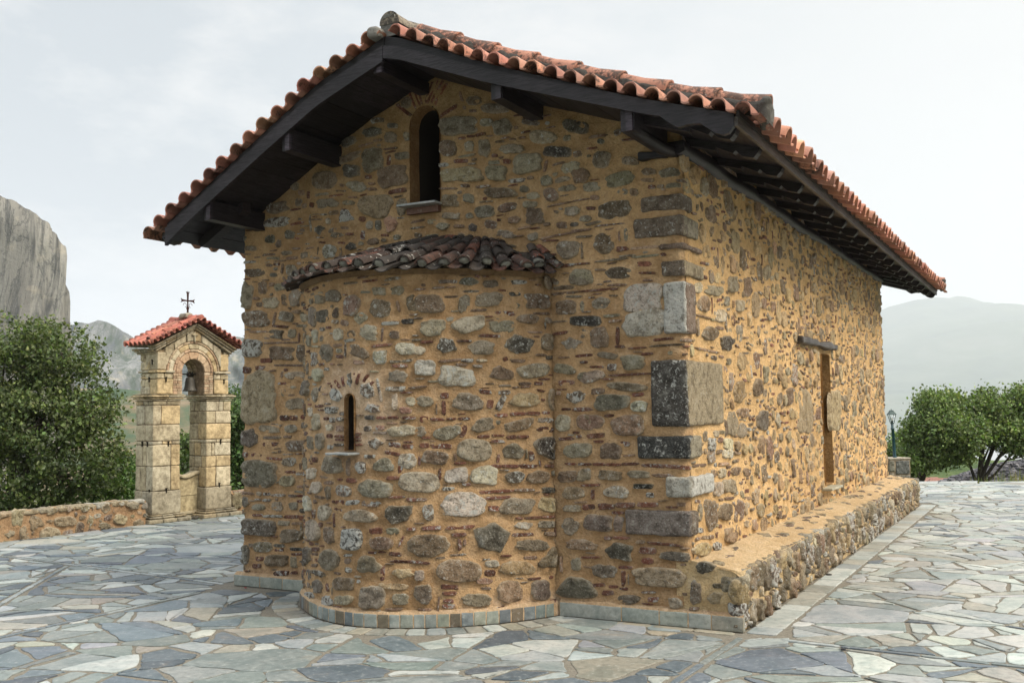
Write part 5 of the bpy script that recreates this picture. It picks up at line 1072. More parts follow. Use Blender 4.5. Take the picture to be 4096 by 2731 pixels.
# brick jambs under the ring
for sgn in (-1, 1):
    z = 1.975
    while z < 2.32:
        h = rb.uniform(.028, .05); a = AX+sgn*.205; b = AX+sgn*.372; m_ = a+(b-a)*rb.uniform(.4, .7)
        for p, q in ((a, m_), (m_, b)): blk(v_, min(p, q), max(p, q), .098, .32, z, min(z+h, 2.33), .004, .006, PK(), .003)
        z += h
for yy in (.34, .47):                                 # soffit bricks deeper in
    for i in range(9): prism(v_, arcseg(.200, .26, 20*i, 20*i+20, 3), yy-.05, yy+.06, PK())
v_.build('archivolt', [M_ASH], BF)
for sgn in (-1, 1):                                   # side blocks, both faces
    e = .27 if sgn < 0 else 1.60; q = AX+sgn*.378
    f = lambda a, b: (min(a, b), max(a, b))
    for z0, z1, t in ((1.975, 2.21, .0), (2.21, 2.305, .45), (2.35, 2.63, .0)):
        xa, xb = f(e, q if z0 < 2.3 else AX+sgn*.50)
        if t: xm = xa+(xb-xa)*t; blk(g, xa, xm, .08, .30, z0, z1); blk(g, xm, xb, .085, .30, z0, z1)
        else: blk(g, xa, xb, .08, .30, z0, z1)
        blk(g, e-.02*(sgn > 0)-.0, e+.02*(sgn < 0)+.0 if sgn < 0 else e, .30, .44, z0, (z0+z1)/2); 
        xo = (e, e+.05) if sgn < 0 else (e-.05, e); blk(g, *xo, .30, .43, z0, z1); blk(g, *xo, .43, .56, z0, (z0+z1)/2); blk(g, *xo, .43, .56, (z0+z1)/2, z1)
    # spandrels
    mir = lambda P: [(AX+sgn*(-(x-AX)) if sgn > 0 else x, z) for x, z in P]
    a = [(AX+.495*math.cos(math.radians(t)), AZ+.495*math.sin(math.radians(t))) for t in (168, 152, 138)]
    prism(g, mir([(.415, 2.62), (.415, 2.40)]+a[0:0]+a+[(AX-.37, 2.79), (.415, 2.70)]), .086, .26, lc())
    a = [(AX+.495*math.cos(math.radians(t)), AZ+.495*math.sin(math.radians(t))) for t in (136, 120, 107)]
    prism(g, mir([(AX-.36, 2.79)]+a+[(AX-.15, 2.935), (AX-.2, 2.90)]), .086, .26, lc())
    a = [(AX+.495*math.cos(math.radians(t)), AZ+.495*math.sin(math.radians(t))) for t in (105, 96, 91)]
    prism(g, mir([(AX-.14, 2.935)]+a+[(AX-.004, 3.0)]), .086, .26, lc())
g.build('arch_wall', [M_ASH], BF)
z0, z1, e = 2.308, 2.345, .022
for (a, b), (a2, b2) in (((.27-e, .565), (.27-e, .33)), ((1.31, 1.60+e), (1.54, 1.60+e))):
        g = MB(); m_ = (a+b)/2; blk(g, a, m_, .08-e, .30, z0, z1, .003, .01, lc(1.05)); blk(g, m_, b, .08-e, .30, z0, z1, .003, .01, lc(1.05))
        blk(g, a2, b2, .30, .56+e, z0, z1, .003, .01, lc(1.05)); g.build('string_course', [M_ASH], BF)
g = MB()                                              # raking cornice
for sgn in (-1, 1):
    for k, (e, h0, h1) in enumerate(((.03, .0, .035), (.06, .035, .065), (.085, .065, .10))):
        p0 = np.array([AX+sgn*(.665+e+.01), 2.63+h0]); p1 = np.array([AX, 3.0+h0+.01])
        n = 4
        for i in range(n):
            a, b = p0+(p1-p0)*i/n, p0+(p1-p0)*(i+1)/n; prism(g, [a, b, b+(0, h1-h0), a+(0, h1-h0)], .08-e, .22, lc(.92, .15), .002)
    for k, (e, h0, h1) in enumerate(((.03, .0, .03), (.06, .03, .06), (.085, .06, .09))):
        x = (.27-e, .36) if sgn < 0 else (1.51, 1.60+e); 
        for i in range(3): y0 = .10+(.48+e)*i/3; blk(g, *x, y0, y0+(.48+e)/3, 2.60+h0, 2.60+h1, .003, .01, lc(.9, .2))
g.build('raking_cornice', [M_ASH], BF)
g = MB(); box(g, (AX+.05, .32, 1.93), (.01, .01, .01)); 
# parapet panel with scalloped top
g = MB(); xs = np.linspace(.68, 1.18, 24); tp = .655+.03*np.cos((xs-.93)/.25*math.pi)*-1+.012
poly = [(.68, .10), (1.18, .10)]+[(x, t) for x, t in zip(xs[::-1], tp[::-1])]
prism(g, poly, .31, .40, (.50, .42, .26, 0))
P = []
for y, z in ((.27, .0), (.265, .022), (.27, .045), (.44, .045), (.445, .022), (.44, .0)): P.append(np.c_[xs, np.full(24, y), tp+z])
g.add(np.concatenate(P), grid_faces(6, 24), (.44, .38, .26, 0)); g.add(np.concatenate([P[-1], P[0]]), grid_faces(2, 24), (.44, .38, .26, 0))
blk(g, .68, 1.18, .26, .45, .06, .115, c=lc(.9, .3)); blk(g, .68, .95, .28, .43, -.01, .065, c=lc(.9, .4)); blk(g, .95, 1.18, .28, .43, -.01, .065, c=lc(.9, .4))
box(g, (.93, .306, .36), (.49, .006, .006), None, (.25, .2, .12, 0)); g.build('parapet_panel', [M_ASH], BF)
g = MB(); rbox(g, (.93, .05, .02), (.12, .10, .05), .02, 6, .01, 14, col=(.12, .11, .09, 0)); g.build('drain_stone', [M_ASH], BF)
for x, y, z in ((.44, .075, .48), (.47, .075, 1.20), (.42, .075, 2.20), (1.42, .075, .50), (1.44, .075, 1.20), (1.50, .075, 2.18), (.195, .22, 1.20), (.195, .36, 1.20), (.265, .30, 2.20), (.265, .22, 2.47), (.20, .16, .47)):
    g = MB(); s = (.018, .012, .075) if y < .1 else (.012, .018, .075); box(g, (x, y, z), s, None, (.02, .018, .016, 0)); box(g, (x, y-.006 if y < .1 else y, z+.034), (.028, .02, .012), None, (.02, .018, .016, 0)); g.build('iron_clamp', [M_METAL], BF, smooth=False)
# tiled cap
_RF = RF; RF = MB(); rg2 = np.random.default_rng(2); RTC = (.36, .135, .10)
for sgn in (-1, 1):
    p0 = np.array([AX, 3.145]); p1 = np.array([AX+sgn*.86, 2.735]); d = p1-p0; L = np.linalg.norm(d); d /= L
    A = np.array([d[0], 0, d[1]]); Nn = np.array([-d[1]*sgn, 0, d[0]*sgn]); Nn = Nn if Nn[2] > 0 else -Nn
    for r in range(3):                                 # courses down the slope
        for i in range(6):
            y = -.06+(i+.5)*.118; e = L-.31*r+(0 if r else .02); tile(RF, np.array([p0[0]+d[0]*e, y, p0[1]+d[1]*e])+Nn*(.012*0+.004), A, np.array([0, 1., 0]), Nn, .128, .36, .050, RTC, .0, rg2)
    n = 9                                              # verge row, front and back
    for ye, ya in ((-.115, -1), (.70, 1)):
        for i in range(n):
            t = (i+.5)/n*L; m = np.array([p0[0]+d[0]*t, ye, p0[1]+d[1]*t])+Nn*.012; Lv = A*sgn; tile(RF, m, np.array([0, ya, 0.]), Lv, Nn, L/n*1.03, .22, .048, RTC, -.1, rg2)
    hp = [p0+d*t for t in (0, L)]; halfround(RF, [(hp[0][0], .02, hp[0][1]+.055), (hp[1][0], .02, hp[1][1]+.055)], .048, (.36, .12, .085), .1, (0, 0, 1), 10, .30, rg2)
halfround(RF, [(AX, -.10, 3.185), (AX, .70, 3.185)], .055, (.34, .12, .09), .2, (0, 0, 1), 10, .3, rg2)
br = RF.build('tile_roof', [M_TILE], BF, smooth=True, sharp=50); RF = _RF
g = MB(); prism(g, [(AX-.84, 2.72), (AX+.84, 2.72), (AX, 3.14)], .13, .66, (.26, .20, .14, 0)); 
for sgn in (-1, 1): cement(g, [(AX, .02, 3.16), (AX+sgn*.84, .02, 2.76)], .05, .06, (0, 0, 1), 5, .008, .03)
rbox(g, (AX, .30, 3.235), (.16, .20, .08), .03, 6, .02, 14, col=(.40, .37, .30, 0)); g.build('roof_bed', [M_ASH], br)
g = MB(); CR = (.07, .028, .022, 0); cz = 3.25; X = AX+.02
def fl(a, b, w0, w1): 
    a = np.array(a); b = np.array(b); d = (b-a)/np.linalg.norm(b-a); s = np.array([-d[2], 0, d[0]]); y = np.array([0, .008, 0])
    v = [a-s*w0-y, a+s*w0-y, b+s*w1-y, b-s*w1-y, a-s*w0+y, a+s*w0+y, b+s*w1+y, b-s*w1+y]; g.add(v, [[0,1,2,3],[7,6,5,4],[0,4,5,1],[1,5,6,2],[2,6,7,3],[3,7,4,0]], CR)
yy = .30
fl((X, yy, cz), (X, yy, cz+.20), .016, .008); fl((X, yy, cz+.20), (X, yy, cz+.37), .008, .016); fl((X, yy, cz+.24), (X-.115, yy, cz+.24), .008, .018); fl((X, yy, cz+.24), (X+.115, yy, cz+.24), .008, .018); fl((X, yy, cz+.10), (X, yy, cz+.14), .022, .022)
for sx in (-1, 1):
    for zz in (-.012, .012): fl((X+sx*.10, yy, cz+.24+zz), (X+sx*.128, yy, cz+.24+zz*2.4), .005, .004)
    fl((X+sx*.008, yy, cz+.36), (X+sx*.03, yy, cz+.385), .006, .003)
    a = np.linspace(0, 4.6, 16); tube(g, np.c_[X+sx*(.055+.028*np.cos(a)), np.full(16, yy), cz+.165+.035*np.sin(a)], .0035, 5, CR)
fl((X, yy, cz+.36), (X, yy, cz+.395), .008, .003); g.build('iron_cross', [M_METAL], BF, smooth=False)
g = MB(); prism(g, [(AX-.016, 2.80), (AX+.016, 2.80), (AX+.016, 2.97), (AX-.016, 2.97)], .060, .10, lc(1.1)); prism(g, [(AX-.055, 2.905), (AX+.055, 2.905), (AX+.055, 2.94), (AX-.055, 2.94)], .056, .10, lc(1.1)); g.build('carved_cross', [M_ASH], BF)
M_BELL = m_att('bell_bronze', .6, 30, .4, .3, .003, .4, .5)
# bell, hung in the arch
Bx, By, Bz = 1.035, .34, 2.03
bw = OB+rotz(BA)@np.array([Bx, By, Bz]); BL = empty('bell', tuple(bw), BA); BL.scale = (.86, .86, .88); tag(BL, 'grey bronze bell with iron headstock hanging inside the belfry arch', 'bell')
g = MB(); lathe(g, [(.0, .262), (.03, .262), (.062, .252), (.078, .232), (.086, .19), (.092, .13), (.102, .07), (.118, .025), (.136, .0), (.132, -.004), (.122, .006), (.10, .05), (.0, .22)], (0, 0, 0), 32, (.085, .08, .07, 0)); g.build('bell_body', [M_BELL], BL)
g = MB(); box(g, (0, 0, .292), (.13, .05, .045), None, (.03, .026, .024, 0)); tube(g, [(-.25, 0, .31), (.25, 0, .31)], .012, 8, (.03, .026, .024, 0))
for x in (-.05, -.018, .018, .05): tube(g, [(x, 0, .262), (x*1.1, 0, .30), (x, 0, .345)], .010, 6, (.03, .026, .024, 0))
for x in (-.055, 0, .055): rbox(g, (x, 0, .345), (.026, .026, .022), .008, 4, .001, 9, col=(.03, .026, .024, 0))
g.build('headstock', [M_METAL], BL)
g = MB(); tube(g, [(0, 0, .20), (.01, 0, .02)], .006, 6, (.04, .035, .03, 0)); lathe(g, [(.0, .03), (.018, .02), (.02, .0), (.0, -.02)], (.01, 0, 0), 10, (.04, .035, .03, 0)); g.build('clapper', [M_METAL], BL)

# ---------------------------------------------------------------- low rubble walls
M_MORT3 = m_mortar('tan_wall_mortar', (.42, .27, .15), (.31, .19, .11), (.55, .40, .26))
def lowwall(label, plan, hgt, thick, seed):
    rg = np.random.default_rng(seed); w = Wall(plan, -.12, hgt); g = MB()
    C1 = ['hT', 'eT', 'ht', 'hg', 'ew', 'eT', 'ep', 'hG', 'bT']
    fill(w, 900, (.16, .30), C1, rg, None, -.05, ratio=(.5, .9), margin=.012, tilt=16); fill(w, 2500, (.06, .14), C1+['eq', 'ep'], rg, None, -.05, ratio=(.4, .9), margin=.010, tilt=14)
    mortar(w, g, .02, seed=seed, amp=.014); lumps(w, g, rg, hscale=1.25)
    n = int(w.len/.04); S = np.linspace(0, w.len, n); rows = []
    for o_, z in ((0, hgt-.012), (-.02, hgt), (-thick*.35, hgt+.02), (-thick*.7, hgt+.015), (-thick, hgt-.01), (-thick-.01, -.6)): rows.append(w.pos(S, np.full(n, z), o_))
    v = np.concatenate(rows); v[:, 2] += np.where(v[:, 2] > 0, .016*fbm(v, 5, 3, seed), 0); g.add(v, grid_faces(len(rows), n), (1, 1, 1, 0), 0)
    s = .05
    while s < w.len-.1:
        L = rg.uniform(.16, .36); d = rg.uniform(.14, .22); c = np.array(PAL['TGwtTpg'[rg.integers(7)]]); a = w.pos(s+L/2, hgt-.005, -d/2+.02); t = w.pos(s+L, 0, 0)-w.pos(s, 0, 0)
        rbox(g, a, (L*.94, d, rg.uniform(.05, .08)), .022, 8, .012, 9, rot=rotz(math.atan2(t[1], t[0])), col=c, seed=int(s*50), mat=1)
        a = w.pos(s+L/2, hgt-.005, -thick+d/2); rbox(g, a, (L*.94, d*.8, rg.uniform(.05, .07)), .022, 7, .012, 9, rot=rotz(math.atan2(t[1], t[0])), col=c*rg.uniform(.8, 1.2), seed=int(s*50)+9, mat=1); s += L
    e = [w.pos(w.len, z, o_) for o_, z in ((0, -.12), (0, hgt), (-thick, hgt), (-thick, -.12))]; g.add(e, [[0,1,2,3]], (1,1,1,0), 0)
    o = g.build('low_stone_wall', [M_MORT3, M_STONE]); tag(o, label, 'stone wall'); return o
lowwall('low rubble wall with rough flat coping running left from the belfry', [(-11.2, 6.5), (-6.86, 13.45), (-5.60, 15.46)], .355, .34, 3)
q0 = OB+rotz(BA)@np.array([1.72, .14, 0]); q1 = OB+rotz(BA)@np.array([6.2, .14, 0])
lowwall('short stretch of low rubble wall showing between belfry and chapel', [tuple(q0[:2]), tuple(q1[:2])], .34, .34, 4)
# kerb line of pale slabs before the belfry
# ---------------------------------------------------------------- lamp on its pier
lp = at(3597.5, 1870, 25.5); pz = at(3597.5, 1832, 25.5)[2]
PR = empty('stone_pier', (lp[0], 25.5+.28, pz-.75), .12); tag(PR, 'squat mortared stone pier carrying the green lamp', 'pier'); g = MB()
rbox(g, (0, 0, .36), (.56, .5, .72), .03, 12, .012, 6, col=(.30, .24, .17, 0)); 
for x, z, sx, sz, c in ((.07, .52, .36, .33, (.12, .125, .12)), (-.21, .56, .13, .26, (.20, .19, .15)), (.07, .17, .38, .30, (.2, .19, .16)), (-.22, .20, .12, .34, (.22, .2, .16))):
    rbox(g, (x, -.235, z), (sx, .06, sz), .02, 10, .008, 10, col=c+(.1,), mat=1)
for z in (.55, .2): rbox(g, (-.27, 0, z), (.05, .38, .30), .02, 8, .008, 10, col=(.16, .15, .13, .1), mat=1); rbox(g, (.27, 0, z), (.05, .38, .30), .02, 8, .008, 10, col=(.18, .17, .14, .1), mat=1)
g.build('pier_body', [M_ASH, M_STONE], PR)
g = MB(); rbox(g, (0, 0, .735), (.58, .52, .045), .02, 10, .008, 9, col=(.42, .37, .30, 0)); g.build('pier_cap', [M_ASH], PR)
LM = empty('lamp_post', (lp[0], 25.5+.28, pz-.0), 0); LM.rotation_euler = (0, math.radians(-2.0), 0); tag(LM, 'dark green lamp post with glazed lantern, leaning slightly, on the stone pier', 'lamp post')
ztop = at(3591, 1633, 25.78)[2]-pz; GR = (.004, .038, .033, 0); BLc = (.006, .045, .058, 0); hb = ztop-.37
g = MB(); lathe(g, [(.0, -.02), (.055, -.02), (.05, .02), (.038, .05), (.036, hb-.16), (.05, hb-.15), (.05, hb-.13), (.036, hb-.12), (.034, hb-.02), (.0, hb)], (0, 0, 0), 16, BLc); g.build('post', [M_PAINT], LM)
g = MB(); lathe(g, [(.0, hb-.04), (.02, hb-.03), (.045, hb-.01), (.052, hb+.012), (.0, hb+.012)], (0, 0, 0), 16, GR)
def ringq(mb, z0, r0, z1, r1, col, n=4, off=math.pi/4):
    a = np.arange(n)/n*2*math.pi+off; v = np.concatenate([np.c_[r0*np.cos(a), r0*np.sin(a), np.full(n, z0)], np.c_[r1*np.cos(a), r1*np.sin(a), np.full(n, z1)]]); mb.add(v, grid_faces(2, n, True), col)
a4 = np.arange(4)/4*2*math.pi+math.pi/4
for a in a4: tube(g, [(.05*math.cos(a), .05*math.sin(a), hb+.01), (.105*math.cos(a), .105*math.sin(a), hb+.215)], .0075, 5, GR)
g.build('lantern_frame', [M_PAINT], LM)
g = MB(); ringq(g, hb+.215, .135, hb+.232, .125, GR); ringq(g, hb+.232, .125, hb+.285, .075, GR); ringq(g, hb+.285, .075, hb+.325, .05, GR); ringq(g, hb+.325, .05, hb+.335, .0, GR); ringq(g, hb+.215, .135, hb+.213, .0, GR); lathe(g, [(.008, hb+.33), (.012, hb+.345), (.004, hb+.355), (.003, ztop), (0, ztop)], (0, 0, 0), 8, GR); g.build('lantern_roof', [M_PAINT], LM, smooth=False)
mGl, nt = newmat('lantern_glass'); gl = N(nt, 'ShaderNodeBsdfGlass', {'Roughness': .02, 'IOR': 1.1}); tr = N(nt, 'ShaderNodeBsdfTransparent'); mx = N(nt, 'ShaderNodeMixShader', {0: .25, 1: tr.outputs[0], 2: gl.outputs[0]}); N(nt, 'ShaderNodeOutputMaterial', {'Surface': mx.outputs[0]})
g = MB(); ringq(g, hb+.014, .046, hb+.213, .100, (1,1,1,0)); g.build('glass', [mGl], LM, smooth=False)
g = MB(); tube(g, [(0, 0, hb+.01), (0, 0, hb+.06)], .018, 8, (.05, .05, .05, 0)); lathe(g, [(.012, hb+.06), (.028, hb+.10), (.02, hb+.13), (0, hb+.14)], (0, 0, 0), 10, (.7, .7, .65, 0)); g.build('bulb', [M_PLAIN], LM)
# ---------------------------------------------------------------- trees
def leaves(centres, per, spread, size, cols, rg, up=.35):
    n = len(centres)*per; c = np.repeat(centres, per, 0)+rg.normal(0, spread, (n, 3))*np.array([1, 1, .8])
    a = rg.normal(0, 1, (n, 3)); a /= np.linalg.norm(a, axis=1, keepdims=True); b = rg.normal(0, 1, (n, 3))+np.array([0, 0, up]); nn = np.cross(a, b); nn /= np.linalg.norm(nn, axis=1, keepdims=True); b = np.cross(nn, a)
    s = size*rg.uniform(.6, 1.25, (n, 1)); w = s*rg.uniform(.28, .42, (n, 1)); k = nn*s*.12
    V = np.stack([c-a*s*.5, c-b*w+k, c+a*s*.5, c+b*w+k], 1).reshape(-1, 3); F = np.arange(n*4).reshape(-1, 4)
    pal = np.array(cols); base = pal[np.repeat(rg.integers(len(pal), size=len(centres)), per)]*np.exp(rg.normal(0, .30, (n, 1)))*np.exp(np.repeat(rg.normal(0, .22, len(centres)), per))[:, None]*np.exp(rg.normal(0, .06, (n, 3))); C = np.repeat(np.c_[base, np.zeros(n)], 4, 0); return V, F, C
def tree(name, label, root, lobes, trunk, nclu, per, spread, lsize, cols, seed, group=None, limb=.05, holes=.35, twig=True):
    rg = np.random.default_rng(seed); T = empty(name, tuple(root)); tag(T, label, 'tree', group); root = np.asarray(root, float)
    g = MB(); cs = []; vol = np.array([l[1][0]*l[1][1]*l[1][2] for l in lobes])**.75; vol /= vol.sum()
    fork = root+np.array(trunk[1]); tr = trunk[0]
    P = np.linspace(root, fork, 6)+np.r_[np.zeros((1, 3)), rg.normal(0, tr*.35, (5, 3))*np.array([1, 1, .2])]; tube(g, P-root, np.linspace(tr*1.25, tr*.85, 6), 9)
    for (c, r), fr in zip(lobes, vol):
        c = np.array(c, float); r = np.array(r, float); n = int(nclu*fr); d = rg.normal(0, 1, (n*3, 3)); d /= np.linalg.norm(d, axis=1, keepdims=True)
        rad = rg.uniform(.35, 1.0, (n*3, 1))**.55*(1+.30*vnoise(d*1.0+c, 2.3, seed)[:, None]+.22*vnoise(d+c, 6.0, seed+2)[:, None]); p = c+d*rad*r*.93
        hole = fbm(p, 1.6/ max(r.mean(), .5)*1.0+.8, 2, seed+4); p = p[hole > -holes*.55][:n]; cs.append(p)
        m = P[-1]+(c-P[-1])*.5+rg.normal(0, .12, 3); tube(g, np.array([P[-1], m, c])-root, [tr*.62, tr*.4, tr*.16], 7)
        for q in range(5):
            e = p[rg.integers(len(p))]; b = c*.5+m*.5 if q % 2 else m+(c-m)*.8; mid = (b+e)/2+rg.normal(0, .1, 3); tube(g, np.array([b, mid, e])-root, [tr*.28, tr*.16, tr*.05], 5)
            if twig:
                for _ in range(3): e2 = p[rg.integers(len(p))]; 
                e2 = mid+(e2-mid)*min(1, .9/np.linalg.norm(e2-mid)); tube(g, np.array([mid, (mid+e2)/2+rg.normal(0, .05, 3), e2])-root, [tr*.14, tr*.09, tr*.03], 4, cap=False)
    g.V = [v for v in g.V]; o = g.build('trunk', [M_BARK], T)
    at_ = o.data.color_attributes['Col']; at_.data.foreach_set('color', np.tile((.060, .048, .038, 0), (len(o.data.vertices), 1)).astype(np.float32).ravel())
    cs = np.concatenate(cs)-root; g = MB(); V, F, C = leaves(cs, per, spread, lsize, cols, rg); g.add(V, F, C); g.build('crown', [M_LEAF], T, smooth=False); return T
def L(px, py, dist, rx, ry, rz): return (at(px*1.7415, py*1.7415, dist), (rx, ry, rz))     # a lobe seen at a spot of the photo, in metres
OAK = [(.085, .115, .038), (.10, .135, .044), (.065, .090, .032), (.125, .155, .052), (.08, .10, .042)]
tree('oak_tree', 'large dark evergreen oak spreading over the low wall at the left edge', at(60, 2150, 18.5)-np.array([0, 0, 1.6]),
     [L(-10, 850, 18, 1.1, 1.1, .75), L(60, 800, 18.2, .75, .9, .62), L(150, 820, 18, .7, .8, .60), L(-60, 980, 18, 1.2, 1.2, .9), L(90, 960, 17.8, .95, 1.0, .8), L(200, 940, 18.2, .62, .8, .70), L(30, 1110, 18, 1.2, 1.1, .62), L(170, 1080, 18, .85, .9, .6), L(248, 1060, 18.4, .42, .6, .5)],
     (.13, (-.3, .2, 1.5)), 2500, 14, .095, .078, OAK, 31, holes=.12)
tree('oak_tree', 'small bright bush of young oak tucked between the big oak and the belfry', at(500, 2120, 20)-np.array([0, 0, 1.2]),
     [L(290, 1090, 19.5, .35, .5, .42), L(262, 1130, 19, .5, .5, .35), L(300, 1150, 20, .4, .5, .3)], (.05, (0, 0, .7)), 420, 14, .08, .075, [(.075, .13, .035), (.06, .11, .03), (.09, .15, .04)], 32)
tree('oak_tree', 'green tree seen between the two belfry pillars', at(730, 2130, 24)-np.array([0, 0, 2.2]),
     [L(425, 1075, 23.5, .55, .7, .45), L(400, 1130, 24, .8, .8, .5), L(450, 1120, 24, .7, .8, .5), L(430, 1020, 24, .25, .4, .25)], (.08, (0, 0, 1.5)), 700, 12, .11, .10, OAK[:4]+[(.09, .13, .04)], 33)
tree('oak_tree', 'leafy tree filling the gap right of the belfry beside the chapel wall', at(950, 2130, 23)-np.array([0, 0, 2.2]),
     [L(548, 960, 22.5, .42, .6, .45), L(540, 1040, 23, .42, .7, .6), L(565, 1000, 23, .6, .7, .7), L(545, 1110, 23, .55, .7, .45), L(538, 915, 23, .15, .3, .22)], (.08, (0, 0, 1.8)), 800, 12, .10, .09, [(.062, .11, .03), (.08, .125, .034), (.05, .085, .028)], 34)
OAK_PALE = [(.14, .19, .062), (.115, .16, .054), (.165, .215, .072), (.095, .135, .048), (.18, .225, .08)]  # paler, yellower leaf greens of the right-hand oaks
tree('oak_tree', 'broad round green oak behind the lamp post', at(3690, 1950, 28.6)-np.array([0, 0, .5]),
     [L(2150, 935, 28, .62, .8, .38), L(2128, 990, 28, .66, .9, .50), L(2180, 985, 27.6, .85, .9, .58), L(2225, 985, 28, .55, .8, .38), L(2125, 1045, 28, .7, .9, .36), L(2195, 1040, 28, .45, .8, .28), L(2180, 920, 28.4, .4, .5, .2)],
     (.11, (.0, 0, 1.15)), 2000, 15, .13, .095, OAK_PALE, 35, holes=.38)
tree('oak_tree', 'green oak with a dark forked trunk at the right edge', at(3922, 1990, 28.2)-np.array([0, 0, .15]),
     [L(2265, 935, 28, .55, .7, .32), L(2330, 930, 28.3, .6, .7, .35), L(2290, 985, 28, .7, .8, .42), L(2360, 1000, 28, .8, .9, .42), L(2340, 1022, 28, .6, .7, .22), L(2390, 940, 28, .6, .7, .4), L(2240, 1000, 28.6, .4, .5, .3), L(2270, 903, 28.2, .22, .3, .16), L(2345, 900, 28.2, .25, .3, .16)],
     (.085, (-.06, 0, .42)), 1500, 14, .13, .095, OAK_PALE, 36, holes=.42)
tree('oak_tree', 'low dark tree peeking between the chapel corner and the lamp post', at(3570, 1950, 31)-np.array([0, 0, .5]),
     [L(2042, 1035, 30.5, .45, .6, .40), L(2082, 1025, 31, .5, .6, .42), L(2062, 1060, 31, .6, .6, .4), L(2050, 1070, 31, .7, .7, .45), L(2090, 1075, 31, .6, .7, .35)], (.08, (0, 0, .9)), 900, 12, .10, .095, OAK_PALE[:4]+[(.045, .075, .028)], 37)
# forked trunk and second stem visible under the crowns
# ---------------------------------------------------------------- terrain
def m_terrain(name, cols, scale, rough=.95):
    m, nt = newmat(name); v = objco(nt); n1 = noise(nt, v, scale, 6, .62, .4).outputs[0]; n2 = noise(nt, v, scale*6, 5, .65).outputs[0]
    k = math_(nt, 'ADD', math_(nt, 'MULTIPLY', n1, .75), math_(nt, 'MULTIPLY', n2, .25)); st = [(.34+.32*i/(len(cols)-1), c) for i, c in enumerate(cols)]
    finish(nt, ramp(nt, k, st), rough, n2, .6, 1.0/scale*.02, .1); return m
def terrain():
    na, nr = 160, 90; R = 3.0*np.exp(np.linspace(0, math.log(800/3.0), nr)); a = np.linspace(0, 2*math.pi, na, endpoint=False); A, RR = np.meshgrid(a, R); X, Y = RR*np.sin(A), RR*np.cos(A)+9
    P = np.stack([X.ravel(), Y.ravel(), np.zeros(X.size)], 1); r = RR.ravel(); z = np.full(len(r), -.62)
    k = np.clip((r-13)/14, 0, 1); left = np.clip(-P[:, 0]/7, 0, 1); z = z-k*(.25+2.6*left); z = z-np.clip((r-26)/60, 0, 1)**1.1*22-np.clip((r-90)/400, 0, 1)*30
    z = z+np.clip((r-14)/40, 0, 1)*fbm(P, .03, 4, 3)*2.2+np.clip((r-90)/200, 0, 1)*fbm(P, .006, 4, 5)*14
    z = np.minimum(z, np.where(r < 30, -.55, 9e9)); P[:, 2] = z
    g = MB(); g.add(np.r_[P, [[0, 9, -.62]]], grid_faces(nr, na, True)[:, ::-1]); g.F.append(np.array([[i, (i+1) % na, len(P)] for i in range(na)])); g.M.append(np.zeros(na, dtype=np.int32))
    return g.build('ground', [m_terrain('hillside_scrub', [(.045, .075, .03), (.08, .12, .045), (.12, .135, .06), (.24, .19, .11)], .035)])
tag(terrain(), kind='structure')
def ridge(name, pts, dist, zbase, fd, bd, mat, seed, amp, nc=160, nr=60, ex=1.3, flute=0.0, kind='structure', col=(1,1,1,0), sc=1.0, flank=0.0, rough=0.0):
    pts = np.array(pts, float)*1.7415; xs = np.linspace(pts[0, 0], pts[-1, 0], nc); ys = np.interp(xs, pts[:, 0], pts[:, 1])
    if rough: q_ = np.c_[xs*.02, ys*.02, np.zeros(nc)]; xs = xs+rough*fbm(q_, 1.5, 4, seed+20); ys = ys+rough*.7*fbm(q_, 1.9, 4, seed+21)
    crest = np.array([at(x, y, dist) for x, y in zip(xs, ys)]); H = crest[:, 2]-zbase; rows = []; sm = crest.copy()
    for t in np.linspace(1, 0, nr):                       # front slope
        P = crest+np.c_[np.zeros(nc), np.full(nc, -fd*t), -H*t**ex]; q = min(1, t*5)
        P[:, 1] += q*amp*fbm(P, .012*sc, 4, seed)+q*flute*vnoise(np.c_[P[:, 0], P[:, 1]*.3, P[:, 2]*.12], .035*sc, seed+3)+q*flute*.4*vnoise(np.c_[P[:, 0], P[:, 1]*.3, P[:, 2]*.10], .11*sc, seed+5)
        P[:, 2] += np.where(t < .999, amp*.16*fbm(P, .03*sc, 4, seed+1)*min(1, t*8+.12), 0); rows.append(P)
    for t in np.linspace(.05, 1, 14): P = crest+np.c_[crest[:, 0]*flank*bd*t/dist, np.full(nc, bd*t), -H*t**1.6]; rows.append(P)
    g = MB(); g.add(np.concatenate(rows), grid_faces(len(rows), nc), col); o = g.build(name, [mat]); tag(o, kind=kind); return o
